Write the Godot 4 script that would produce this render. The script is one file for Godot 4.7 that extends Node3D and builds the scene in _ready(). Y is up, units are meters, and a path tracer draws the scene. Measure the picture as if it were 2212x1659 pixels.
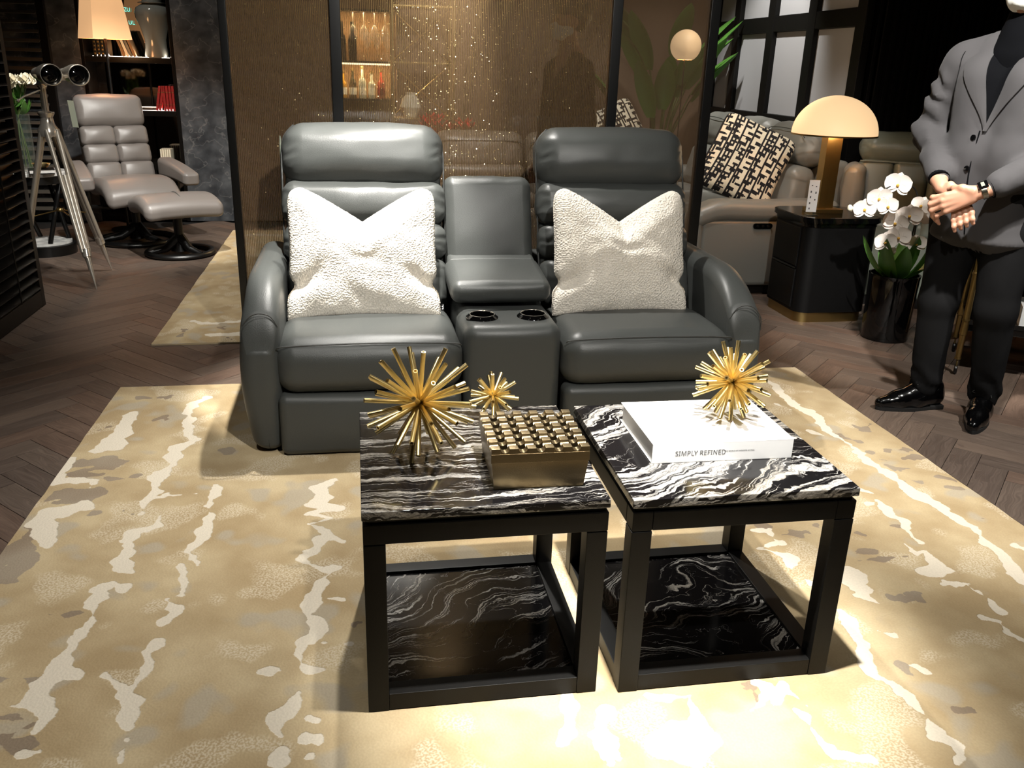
extends Node3D
# Showroom corner: grey leather recliner sofa behind two marble tables on a rug, a glass screen behind, a lounge beyond it.
# Metres; x runs along the sofa, z towards the viewer; the camera stands at x = 0, z = 0.

const CEIL := 2.95
const CAM_Y := 1.3676

var used := {}
var M := {}
var cam: Camera3D

# ------------------------------------------------------------------ mesh builder
class MB:
	var v := PackedVector3Array()
	var n := PackedVector3Array()
	var t := PackedVector2Array()
	var ix := PackedInt32Array()

	# triangles run counter-clockwise seen from outside; crease -2 is all smooth
	func raw(vs: PackedVector3Array, tris: PackedInt32Array, xf := Transform3D.IDENTITY, uvs := PackedVector2Array(), crease := 0.8) -> MB:
		var m := int(tris.size() / 3.0)
		var p := PackedVector3Array()
		p.resize(vs.size())
		for i in vs.size():
			p[i] = xf * vs[i]
		var flip := xf.basis.determinant() < 0.0
		var fn := PackedVector3Array()
		fn.resize(m)
		for f in m:
			var a := p[tris[f * 3]]
			var c := (p[tris[f * 3 + 1]] - a).cross(p[tris[f * 3 + 2]] - a)
			fn[f] = -c if flip else c
		var has_uv := uvs.size() == vs.size()
		if crease <= -1.0:
			var base := v.size()
			var nn := PackedVector3Array()
			nn.resize(p.size())
			for f in m:
				for k in 3:
					var i := tris[f * 3 + k]
					nn[i] += fn[f]
			for i in p.size():
				v.append(p[i])
				n.append(nn[i].normalized() if nn[i].length_squared() > 0.0 else Vector3.UP)
				t.append(uvs[i] if has_uv else Vector2.ZERO)
			for f in m:
				ix.append(base + tris[f * 3])
				ix.append(base + tris[f * 3 + (1 if flip else 2)])
				ix.append(base + tris[f * 3 + (2 if flip else 1)])
			return self
		var cnt := PackedInt32Array()
		cnt.resize(p.size() + 1)
		for q in tris:
			cnt[q + 1] += 1
		for i in p.size():
			cnt[i + 1] += cnt[i]
		var fill := cnt.duplicate()
		var adj := PackedInt32Array()
		adj.resize(tris.size())
		for f in m:
			for k in 3:
				var q := tris[f * 3 + k]
				adj[fill[q]] = f
				fill[q] += 1
		var un := PackedVector3Array()
		un.resize(m)
		for f in m:
			un[f] = fn[f].normalized()
		for f in m:
			if fn[f].length_squared() < 1e-18:
				continue
			for k0 in 3:
				var k: int = k0 if flip else [0, 2, 1][k0]
				var q := tris[f * 3 + k]
				var s := Vector3.ZERO
				for g in range(cnt[q], cnt[q + 1]):
					if un[adj[g]].dot(un[f]) > crease:
						s += fn[adj[g]]
				ix.append(v.size())
				v.append(p[q])
				n.append(s.normalized())
				t.append(uvs[q] if has_uv else Vector2.ZERO)
		return self

	# f(u 0..1, v 0..1); outward is du x dv
	func grid(nu: int, nv: int, f: Callable, wrap_u := false, xf := Transform3D.IDENTITY, crease := -2.0) -> MB:
		var vs := PackedVector3Array()
		var uvs := PackedVector2Array()
		var cu := nu if wrap_u else nu + 1
		for i in cu:
			for j in nv + 1:
				vs.append(f.call(float(i) / nu, float(j) / nv))
				uvs.append(Vector2(float(i) / nu, 1.0 - float(j) / nv))
		var tris := PackedInt32Array()
		for i in nu:
			for j in nv:
				var a := i * (nv + 1) + j
				var b := ((i + 1) % cu) * (nv + 1) + j
				tris.append_array([a, b, b + 1, a, b + 1, a + 1])
		return raw(vs, tris, xf, uvs, crease)

	# profile of (radius, height), outer side listed from bottom to top
	func lathe(prof: Array, seg := 32, xf := Transform3D.IDENTITY, crease := 0.75) -> MB:
		var last := prof.size() - 1
		return grid(seg, last, func(u, w):
			var q: Vector2 = prof[int(round(w * last))]
			return Vector3(q.x * sin(u * TAU), q.y, q.x * cos(u * TAU)), true, xf, crease)

	func tube(path: Array, rad, seg := 8, xf := Transform3D.IDENTITY, caps := true, squash := 1.0) -> MB:
		var vs := PackedVector3Array()
		var tris := PackedInt32Array()
		var np := path.size()
		var nor := Vector3.ZERO
		for i in np:
			var tg: Vector3 = (path[min(i + 1, np - 1)] - path[max(i - 1, 0)]).normalized()
			if i == 0:
				nor = tg.cross(Vector3.UP if absf(tg.y) < 0.9 else Vector3.RIGHT).normalized()
			nor = (nor - tg * nor.dot(tg)).normalized()
			var bi := tg.cross(nor)
			var r: float = rad[i] if rad is Array else rad
			for k in seg:
				var a := TAU * k / seg
				vs.append(path[i] + (nor * cos(a) + bi * sin(a) * squash) * r)
		for i in np - 1:
			for k in seg:
				var a := i * seg + k
				var b := i * seg + (k + 1) % seg
				tris.append_array([a, b, b + seg, a, b + seg, a + seg])
		if caps:
			var c0 := vs.size()
			vs.append(path[0])
			vs.append(path[np - 1])
			for k in seg:
				tris.append_array([c0, (k + 1) % seg, k])
				tris.append_array([c0 + 1, (np - 1) * seg + k, (np - 1) * seg + (k + 1) % seg])
		return raw(vs, tris, xf, PackedVector2Array(), 0.5)

	# box with rounded edges; seg steps per edge, mid steps between, deform moves each point
	func rbox(size: Vector3, r: float, seg := 3, mid := Vector3i(1, 1, 1), deform = null, xf := Transform3D.IDENTITY, crease := -2.0) -> MB:
		var h := size * 0.5
		r = minf(r, minf(h.x, minf(h.y, h.z)) * 0.999)
		var lists := []
		for ax in 3:
			var l := []
			for i in range(seg, 0, -1):
				l.append(-(h[ax] - r) - r * tan(PI / 4 * i / seg))
			for i in mid[ax] + 1:
				l.append(lerpf(-(h[ax] - r), h[ax] - r, float(i) / mid[ax]))
			for i in range(1, seg + 1):
				l.append(h[ax] - r + r * tan(PI / 4 * i / seg))
			lists.append(l)
		var keys := {}
		var vs := PackedVector3Array()
		var tris := PackedInt32Array()
		var inner := h - Vector3(r, r, r)
		for ax in 3:
			var bx := (ax + 1) % 3
			var cx := (ax + 2) % 3
			for sgn in [-1.0, 1.0]:
				var idx := []
				for b in lists[bx]:
					var row := []
					for c in lists[cx]:
						var p := Vector3.ZERO
						p[ax] = h[ax] * sgn
						p[bx] = b
						p[cx] = c
						var key := Vector3i((p * 40000.0).round())
						if not keys.has(key):
							var q := p.clamp(-inner, inner)
							var w := q + (p - q).normalized() * r
							if deform != null:
								w = deform.call(w)
							keys[key] = vs.size()
							vs.append(w)
						row.append(keys[key])
					idx.append(row)
				for i in idx.size() - 1:
					for j in idx[0].size() - 1:
						var a: int = idx[i][j]
						var b2: int = idx[i + 1][j]
						var c2: int = idx[i + 1][j + 1]
						var d: int = idx[i][j + 1]
						if sgn > 0:
							tris.append_array([a, b2, c2, a, c2, d])
						else:
							tris.append_array([a, c2, b2, a, d, c2])
		return raw(vs, tris, xf, PackedVector2Array(), crease)

	func box(c: Vector3, size: Vector3, bev := 0.002, rot := Basis.IDENTITY) -> MB:
		return rbox(size, bev, 1, Vector3i(1, 1, 1), null, Transform3D(rot, c), 0.8)

	# polygon in xy (counter-clockwise), thick along z
	func extrude(poly: PackedVector2Array, depth: float, xf := Transform3D.IDENTITY, crease := 0.8) -> MB:
		if Geometry2D.is_polygon_clockwise(poly):
			poly.reverse()
		var k := poly.size()
		var vs := PackedVector3Array()
		for q in poly:
			vs.append(Vector3(q.x, q.y, depth * 0.5))
		for q in poly:
			vs.append(Vector3(q.x, q.y, -depth * 0.5))
		var tris := PackedInt32Array()
		var tr := Geometry2D.triangulate_polygon(poly)
		for i in range(0, tr.size(), 3):
			var a := tr[i]
			var b := tr[i + 1]
			var c := tr[i + 2]
			if (poly[b] - poly[a]).cross(poly[c] - poly[a]) < 0.0:
				var s := b
				b = c
				c = s
			tris.append_array([a, b, c, a + k, c + k, b + k])
		for i in k:
			var j := (i + 1) % k
			tris.append_array([i, i + k, j + k, i, j + k, j])
		return raw(vs, tris, xf, PackedVector2Array(), crease)

	# smooth union of tapered capsules [a, b, radius a, radius b], meshed as surface nets
	func body(bones: Array, cell: float, k: float, disp = null) -> MB:
		var lo := Vector3(1e9, 1e9, 1e9)
		var hi := -lo
		for b in bones:
			var m: float = maxf(b[2], b[3]) + k + cell * 3.0
			lo = lo.min(b[0] - Vector3(m, m, m)).min(b[1] - Vector3(m, m, m))
			hi = hi.max(b[0] + Vector3(m, m, m)).max(b[1] + Vector3(m, m, m))
		var d := Vector3i(((hi - lo) / cell).ceil()) + Vector3i(2, 2, 2)
		var sx := d.y * d.z
		var sy := d.z
		var F := PackedFloat32Array()
		F.resize(d.x * sx)
		F.fill(9.0)
		for b in bones:
			var A: Vector3 = b[0]
			var B: Vector3 = b[1]
			var ab := B - A
			var l2 := maxf(ab.length_squared(), 1e-9)
			var ra: float = b[2]
			var rb: float = b[3]
			var m := maxf(ra, rb) + k + cell * 2.0
			var i0 := Vector3i(((A.min(B) - Vector3(m, m, m) - lo) / cell).floor()).clamp(Vector3i.ZERO, d - Vector3i.ONE)
			var i1 := Vector3i(((A.max(B) + Vector3(m, m, m) - lo) / cell).ceil()).clamp(Vector3i.ZERO, d - Vector3i.ONE)
			for x in range(i0.x, i1.x + 1):
				for y in range(i0.y, i1.y + 1):
					var row := x * sx + y * sy
					for z in range(i0.z, i1.z + 1):
						var p := lo + Vector3(x, y, z) * cell - A
						var tt := clampf(p.dot(ab) / l2, 0.0, 1.0)
						var e := (p - ab * tt).length() - lerpf(ra, rb, tt)
						var o := F[row + z]
						var hh := maxf(k - absf(e - o), 0.0)
						F[row + z] = minf(e, o) - hh * hh / (4.0 * k)
		if disp != null:
			for x in d.x:
				for y in d.y:
					for z in d.z:
						var q := x * sx + y * sy + z
						if absf(F[q]) < 0.05:
							F[q] += disp.call(lo + Vector3(x, y, z) * cell)
		var id := PackedInt32Array()
		id.resize(F.size())
		id.fill(-1)
		var vs := PackedVector3Array()
		var off := [0, sx, sy, sx + sy, 1, sx + 1, sy + 1, sx + sy + 1]
		var cor := [Vector3(0, 0, 0), Vector3(1, 0, 0), Vector3(0, 1, 0), Vector3(1, 1, 0), Vector3(0, 0, 1), Vector3(1, 0, 1), Vector3(0, 1, 1), Vector3(1, 1, 1)]
		var edges := [0, 1, 2, 3, 4, 5, 6, 7, 0, 2, 1, 3, 4, 6, 5, 7, 0, 4, 1, 5, 2, 6, 3, 7]
		var near := cell * 4.0
		for x in d.x - 1:
			for y in d.y - 1:
				for z in d.z - 1:
					var q := x * sx + y * sy + z
					if absf(F[q]) > near:
						continue
					var s := Vector3.ZERO
					var c := 0
					for e in range(0, 24, 2):
						var f0 := F[q + off[edges[e]]]
						var f1 := F[q + off[edges[e + 1]]]
						if (f0 < 0.0) != (f1 < 0.0):
							s += cor[edges[e]].lerp(cor[edges[e + 1]], f0 / (f0 - f1))
							c += 1
					if c > 0:
						id[q] = vs.size()
						vs.append(lo + (Vector3(x, y, z) + s / c) * cell)
		var tris := PackedInt32Array()
		for x in range(1, d.x - 1):
			for y in range(1, d.y - 1):
				for z in range(1, d.z - 1):
					var q := x * sx + y * sy + z
					if absf(F[q]) > near:
						continue
					var inside := F[q] < 0.0
					for ax in 3:
						var o: int = [sx, sy, 1][ax]
						if (F[q + o] < 0.0) == inside:
							continue
						var b: int = [sy, 1, sx][ax]
						var c: int = [1, sx, sy][ax]
						var q0 := id[q]
						var q1 := id[q - b]
						var q2 := id[q - b - c]
						var q3 := id[q - c]
						if mini(mini(q0, q1), mini(q2, q3)) < 0:
							continue
						if inside:
							tris.append_array([q0, q1, q2, q0, q2, q3])
						else:
							tris.append_array([q0, q2, q1, q0, q3, q2])
		return raw(vs, tris, Transform3D.IDENTITY, PackedVector2Array(), -2.0)

	func raw_merge(o: MB, xf: Transform3D) -> MB:
		var base := v.size()
		for i in o.v.size():
			v.append(xf * o.v[i])
			n.append(xf.basis * o.n[i])
			t.append(o.t[i])
		for i in o.ix:
			ix.append(base + i)
		return self

	func mesh() -> ArrayMesh:
		var arr := []
		arr.resize(Mesh.ARRAY_MAX)
		arr[Mesh.ARRAY_VERTEX] = v
		arr[Mesh.ARRAY_NORMAL] = n
		arr[Mesh.ARRAY_TEX_UV] = t
		arr[Mesh.ARRAY_INDEX] = ix
		var am := ArrayMesh.new()
		am.add_surface_from_arrays(Mesh.PRIMITIVE_TRIANGLES, arr)
		return am

# ------------------------------------------------------------------ nodes
func named(called: String) -> String:
	if not used.has(called):
		used[called] = 0
		return called
	used[called] += 1
	return "%s_%03d" % [called, used[called]]

func thing(called: String, label: String, category: String, at := Vector3.ZERO, turn := 0.0, group := "") -> Node3D:
	var o := Node3D.new()
	o.name = named(called)
	add_child(o)
	o.position = at
	o.rotation.y = turn
	tag(o, label, category, group)
	return o

func tag(o: Node, label: String, category: String, group := "") -> void:
	o.set_meta("label", label)
	o.set_meta("category", category)
	if group != "":
		o.set_meta("group", group)

func part(parent: Node, called: String, what, mat: Material, xf := Transform3D.IDENTITY, label := "") -> MeshInstance3D:
	var o := MeshInstance3D.new()
	o.name = called if parent != self else named(called)
	o.mesh = what.mesh() if what is MB else what
	o.material_override = mat
	o.transform = xf
	if label != "":
		o.set_meta("label", label)
	parent.add_child(o, true)
	return o

func solo(called: String, what, mat: Material, label: String, category: String, at := Vector3.ZERO, turn := 0.0, group := "") -> MeshInstance3D:
	var o := part(self, called, what, mat, Transform3D(Basis(Vector3.UP, turn), at))
	tag(o, label, category, group)
	return o

func struct(called: String, what, mat: Material, xf := Transform3D.IDENTITY) -> MeshInstance3D:
	var o := part(self, called, what, mat, xf)
	o.set_meta("kind", "structure")
	return o

func copy(o: Node3D, called: String, label: String, at: Vector3, turn := 0.0) -> Node3D:
	var c: Node3D = o.duplicate()
	c.name = named(called)
	add_child(c)
	c.position = at
	c.rotation.y = turn
	c.set_meta("label", label)
	return c

func T(x: float, y: float, z: float) -> Transform3D:
	return Transform3D(Basis.IDENTITY, Vector3(x, y, z))

func TR(x: float, y: float, z: float, rx := 0.0, ry := 0.0, rz := 0.0) -> Transform3D:
	return Transform3D(Basis.from_euler(Vector3(rx, ry, rz)), Vector3(x, y, z))

func seam_tube(points: Array, r: float, closed := false, steps := 6) -> MB:
	var p := []
	var k := points.size()
	for i in (k if closed else k - 1):
		var a: Vector3 = points[(i - 1 + k) % k if closed else maxi(i - 1, 0)]
		var b: Vector3 = points[i]
		var c: Vector3 = points[(i + 1) % k]
		var d: Vector3 = points[(i + 2) % k if closed else mini(i + 2, k - 1)]
		for s in steps:
			p.append(b.cubic_interpolate(c, a, d, float(s) / steps))
	p.append(points[0] if closed else points[k - 1])
	return MB.new().tube(p, r, 6)

# ------------------------------------------------------------------ materials
func fnl(freq: float, seed_ := 1, type := FastNoiseLite.TYPE_SIMPLEX_SMOOTH, oct := 3) -> FastNoiseLite:
	var f := FastNoiseLite.new()
	f.seed = seed_
	f.frequency = freq
	f.noise_type = type
	f.fractal_octaves = oct
	f.fractal_type = FastNoiseLite.FRACTAL_FBM if oct > 1 else FastNoiseLite.FRACTAL_NONE
	return f

func relief(noise: FastNoiseLite, side: int, depth: float, invert := false) -> ImageTexture:
	var im := noise.get_seamless_image(side, side, invert, false, 0.1)
	im.convert(Image.FORMAT_RGBA8)
	im.bump_map_to_normal_map(depth)
	return ImageTexture.create_from_image(im)

func mat(c: Color, rough := 0.6, metal := 0.0) -> StandardMaterial3D:
	var m := StandardMaterial3D.new()
	m.albedo_color = c
	m.roughness = rough
	m.metallic = metal
	return m

func grainy(m: StandardMaterial3D, tex: Texture2D, scale: float, strength := 1.0) -> StandardMaterial3D:
	m.normal_enabled = true
	m.normal_texture = tex
	m.normal_scale = strength
	m.uv1_triplanar = true
	m.uv1_scale = Vector3(scale, scale, scale)
	return m

func glow(c: Color, e: float) -> StandardMaterial3D:
	var m := mat(c, 0.5)
	m.emission_enabled = true
	m.emission = c
	m.emission_energy_multiplier = e
	return m

func glass(c: Color, alpha: float, rough := 0.03) -> StandardMaterial3D:
	var m := mat(Color(c, alpha), rough)
	m.transparency = BaseMaterial3D.TRANSPARENCY_ALPHA
	m.metallic_specular = 0.5
	return m

func tinted(c: Color, tex: Texture2D, scale: float, rough: float) -> StandardMaterial3D:
	var m := mat(c, rough)
	m.albedo_texture = tex
	m.uv1_triplanar = true
	m.uv1_scale = Vector3(scale, scale, scale)
	return m

# mottled colour between two tones, for stone and worn surfaces
func mottle(side: int, f1: FastNoiseLite, a: Color, b: Color, vein := Color(0, 0, 0, 0), fv: FastNoiseLite = null) -> ImageTexture:
	var n1 := f1.get_seamless_image(side, side).get_data()
	var n2 := fv.get_seamless_image(side, side).get_data() if fv else PackedByteArray()
	var out := PackedByteArray()
	out.resize(side * side * 3)
	for i in side * side:
		var c := a.lerp(b, n1[i] / 255.0)
		if fv:
			var r := absf(n2[i] / 255.0 - 0.5) * 2.0
			c = c.lerp(vein, vein.a * clampf(1.0 - r / 0.06, 0.0, 1.0))
		out[i * 3] = int(c.r * 255.0)
		out[i * 3 + 1] = int(c.g * 255.0)
		out[i * 3 + 2] = int(c.b * 255.0)
	return ImageTexture.create_from_image(Image.create_from_data(side, side, false, Image.FORMAT_RGB8, out))

# banded black and white marble: layers folded by slow noise, cut by thin white cracks
func marble(side: int, seed_: int, angle: float, bands: float, fold: float, white: float) -> ImageTexture:
	var n1 := fnl(0.9, seed_, FastNoiseLite.TYPE_SIMPLEX_SMOOTH, 3)
	var n2 := fnl(5.0, seed_ + 5, FastNoiseLite.TYPE_SIMPLEX_SMOOTH, 4)
	var n3 := fnl(2.2, seed_ + 9, FastNoiseLite.TYPE_SIMPLEX_SMOOTH, 2)
	var n4 := fnl(1.6, seed_ + 13, FastNoiseLite.TYPE_SIMPLEX_SMOOTH, 2)
	var n5 := fnl(1.0, seed_ + 17, FastNoiseLite.TYPE_SIMPLEX_SMOOTH, 2)
	var out := PackedByteArray()
	out.resize(side * side * 3)
	var ca := cos(angle)
	var sa := sin(angle)
	for y in side:
		for x in side:
			var px := float(x) / side
			var py := float(y) / side
			var fine := n2.get_noise_2d(px * 2.2, py * 2.2)
			var w := n1.get_noise_2d(px, py) * fold + fine * 0.018
			var s := (-px * sa + py * ca + w) * bands
			var along := (px * ca + py * sa) * 0.35
			# uneven layers stretched along the bedding, thin ones between broad ones
			var broad := n3.get_noise_2d(s * 0.7, along)
			var thin := n3.get_noise_2d(s * 3.2 + 7.0, along * 1.4)
			var hairs := n2.get_noise_2d(s * 3.4, along * 1.6)
			var amount := white + 0.22 * n5.get_noise_2d(px * 1.3 + 3.0, py * 1.3)
			var k := smoothstep(-0.04, 0.22, broad * 0.7 + thin * 0.62 + hairs * 0.5 + amount - 0.06)
			var tone := clampf(0.45 + n2.get_noise_2d(s * 6.0, along * 8.0) * 1.1 + thin * 0.6, 0.0, 1.0)
			var crack := absf(n4.get_noise_2d(px * 1.7 + fine * 0.12, py * 1.7 + 4.0))
			var crackle := absf(n2.get_noise_2d(px * 4.0 + 31.0, py * 4.0))
			var c := Color(0.06, 0.057, 0.06).lerp(Color(0.33, 0.325, 0.32).lerp(Color(0.68, 0.665, 0.64), tone), k)
			c = c.lerp(Color(0.42, 0.385, 0.33), clampf(n5.get_noise_2d(px * 2.0, py * 2.0 + 9.0), 0.0, 0.35) * k)
			if crackle < 0.03 and k > 0.4:
				c = c.lerp(Color(0.14, 0.13, 0.13), (1.0 - crackle / 0.03) * 0.55)
			if crack < 0.006:
				c = c.lerp(Color(0.7, 0.68, 0.66) if k < 0.5 else Color(0.12, 0.11, 0.11), (1.0 - crack / 0.006) * 0.8)
			var i := (y * side + x) * 3
			out[i] = int(c.r * 255.0)
			out[i + 1] = int(c.g * 255.0)
			out[i + 2] = int(c.b * 255.0)
	return ImageTexture.create_from_image(Image.create_from_data(side, side, false, Image.FORMAT_RGB8, out))

func wood_grain(w: int, h: int, seed_: int, a: Color, b: Color) -> ImageTexture:
	var n1 := fnl(1.0, seed_, FastNoiseLite.TYPE_SIMPLEX_SMOOTH, 4)
	var n2 := fnl(1.0, seed_ + 3, FastNoiseLite.TYPE_SIMPLEX_SMOOTH, 2)
	var im := Image.create(w, h, false, Image.FORMAT_RGB8)
	for y in h:
		for x in w:
			var px := float(x) / w
			var py := float(y) / h
			var g := n1.get_noise_2d(px * 2.2, py * 22.0 + n2.get_noise_2d(px * 3.0, py * 2.0) * 3.0)
			var k := n2.get_noise_2d(px * 2.0 + 20.0, py * 2.0)
			im.set_pixel(x, y, a.lerp(b, clampf(0.5 + g * 0.9 + k * 0.35, 0.0, 1.0)))
	return ImageTexture.create_from_image(im)

# woven fret: cream ground with black meander steps and bars
func fret(side: int) -> ImageTexture:
	var im := Image.create(side, side, false, Image.FORMAT_RGB8)
	im.fill(Color(0.85, 0.82, 0.74))
	var ink := Color(0.055, 0.05, 0.07)
	var rng := RandomNumberGenerator.new()
	rng.seed = 44
	var cols := 7
	var cw := float(side) / cols
	for c in cols:
		var x0 := int(c * cw)
		var u := int(cw / 6.0)
		im.fill_rect(Rect2i(x0, 0, u, side), ink)
		if c % 3 == 1:
			im.fill_rect(Rect2i(x0 + 2 * u, 0, u, side), ink)
		var y := rng.randi_range(-20, 0)
		while y < side:
			var hgt := rng.randi_range(u, 2 * u)
			var right := rng.randf() < 0.5
			im.fill_rect(Rect2i(x0 + u + (2 * u if right else 0), y, 3 * u, hgt), ink)
			if rng.randf() < 0.7:
				im.fill_rect(Rect2i(x0 + (4 * u if right else u + int(u * 0.5)), y, u, hgt * 3), ink)
			if rng.randf() < 0.35:
				im.fill_rect(Rect2i(x0 + u, y + hgt * 2, 4 * u, int(u * 0.6)), ink)
			y += hgt + rng.randi_range(u, int(u * 2.2))
	return ImageTexture.create_from_image(im)

func make_rug_material() -> void:
	var w := 1600
	var h := 2032
	var ppm := 508.0
	var vein := PackedFloat32Array()
	vein.resize(w * h)
	vein.fill(0.09)
	var grey := vein.duplicate()
	var jag := fnl(0.018, 5, FastNoiseLite.TYPE_SIMPLEX_SMOOTH, 3).get_image(w, h, false, false, false).get_data()
	for pass_ in 2:
		var field := vein if pass_ == 0 else grey
		for line in (RUG_VEINS if pass_ == 0 else RUG_GREYS):
			var k := int(line.size() / 3.0)
			for i in maxi(k - 1, 1):
				var j := mini(i + 1, k - 1)
				var a := Vector2(line[i * 3], line[i * 3 + 1]) / 1000.0
				var b := Vector2(line[j * 3], line[j * 3 + 1]) / 1000.0
				var ra: float = line[i * 3 + 2] / 1000.0
				var rb: float = line[j * 3 + 2] / 1000.0
				var m := maxf(ra, rb) + 0.06
				var lo := Vector2i(((a.min(b) - Vector2(m, m)) * ppm).clamp(Vector2.ZERO, Vector2(w - 1, h - 1)))
				var hi := Vector2i(((a.max(b) + Vector2(m, m)) * ppm).clamp(Vector2.ZERO, Vector2(w - 1, h - 1)))
				var ab := b - a
				var l2 := maxf(ab.length_squared(), 1e-9)
				for y in range(lo.y, hi.y + 1):
					for x in range(lo.x, hi.x + 1):
						var p := Vector2(x, y) / ppm - a
						var t := clampf(p.dot(ab) / l2, 0.0, 1.0)
						var d := (p - ab * t).length() - lerpf(ra, rb, t)
						if d < field[y * w + x]:
							field[y * w + x] = d
		if pass_ == 0:
			vein = field
		else:
			grey = field
	var big := fnl(0.0042, 21, FastNoiseLite.TYPE_SIMPLEX_SMOOTH, 3).get_image(w, h, false, false, false).get_data()
	var mid := fnl(0.011, 22, FastNoiseLite.TYPE_SIMPLEX_SMOOTH, 3).get_image(w, h, false, false, false).get_data()
	var speck := fnl(0.26, 23, FastNoiseLite.TYPE_SIMPLEX_SMOOTH, 2).get_image(w, h, false, false, false).get_data()
	var patch := fnl(0.006, 24, FastNoiseLite.TYPE_SIMPLEX_SMOOTH, 3).get_image(w, h, false, false, false).get_data()
	var col := PackedByteArray()
	col.resize(w * h * 3)
	var hgt := PackedByteArray()
	hgt.resize(w * h)
	var tan_a := Color(0.64, 0.56, 0.43)
	var tan_b := Color(0.74, 0.67, 0.54)
	var dove := Color(0.66, 0.62, 0.55)
	var cream := Color(0.83, 0.79, 0.72)
	var mole := Color(0.53, 0.47, 0.4)
	for i in w * h:
		var e := (jag[i] - 128) / 128.0
		var bg := (big[i] - 128) / 128.0
		var sp := speck[i] / 255.0
		var pm := (patch[i] - 128) / 128.0
		var c := tan_a.lerp(tan_b, clampf(0.45 + bg * 0.8 + (mid[i] - 128) / 128.0 * 0.45, 0.0, 1.0))
		if pm > 0.16:
			c = c.lerp(cream, clampf((pm - 0.16) * 6.0, 0.0, 1.0) * clampf((sp - 0.4) * 3.0, 0.0, 0.55))
		elif pm < -0.3:
			c = c.lerp(dove, clampf((-0.3 - pm) * 5.0, 0.0, 0.75))
		var lift := 150
		if grey[i] + e * 0.03 < 0.0:
			c = mole.lerp(dove, clampf(bg + 0.2, 0.0, 0.5))
			lift = 165
		if vein[i] + e * 0.024 < 0.0:
			c = cream
			lift = 70
		var f := 0.965 + 0.07 * sp
		col[i * 3] = int(minf(c.r * f, 1.0) * 255.0)
		col[i * 3 + 1] = int(minf(c.g * f, 1.0) * 255.0)
		col[i * 3 + 2] = int(minf(c.b * f, 1.0) * 255.0)
		hgt[i] = lift + int(sp * 70.0)
	var m := mat(Color(1, 1, 1), 0.95)
	m.albedo_texture = ImageTexture.create_from_image(Image.create_from_data(w, h, false, Image.FORMAT_RGB8, col))
	var him := Image.create_from_data(w, h, false, Image.FORMAT_L8, hgt)
	him.convert(Image.FORMAT_RGBA8)
	him.bump_map_to_normal_map(2.2)
	m.normal_enabled = true
	m.normal_texture = ImageTexture.create_from_image(him)
	m.normal_scale = 0.9
	m.metallic_specular = 0.15
	M.rug = m

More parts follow.
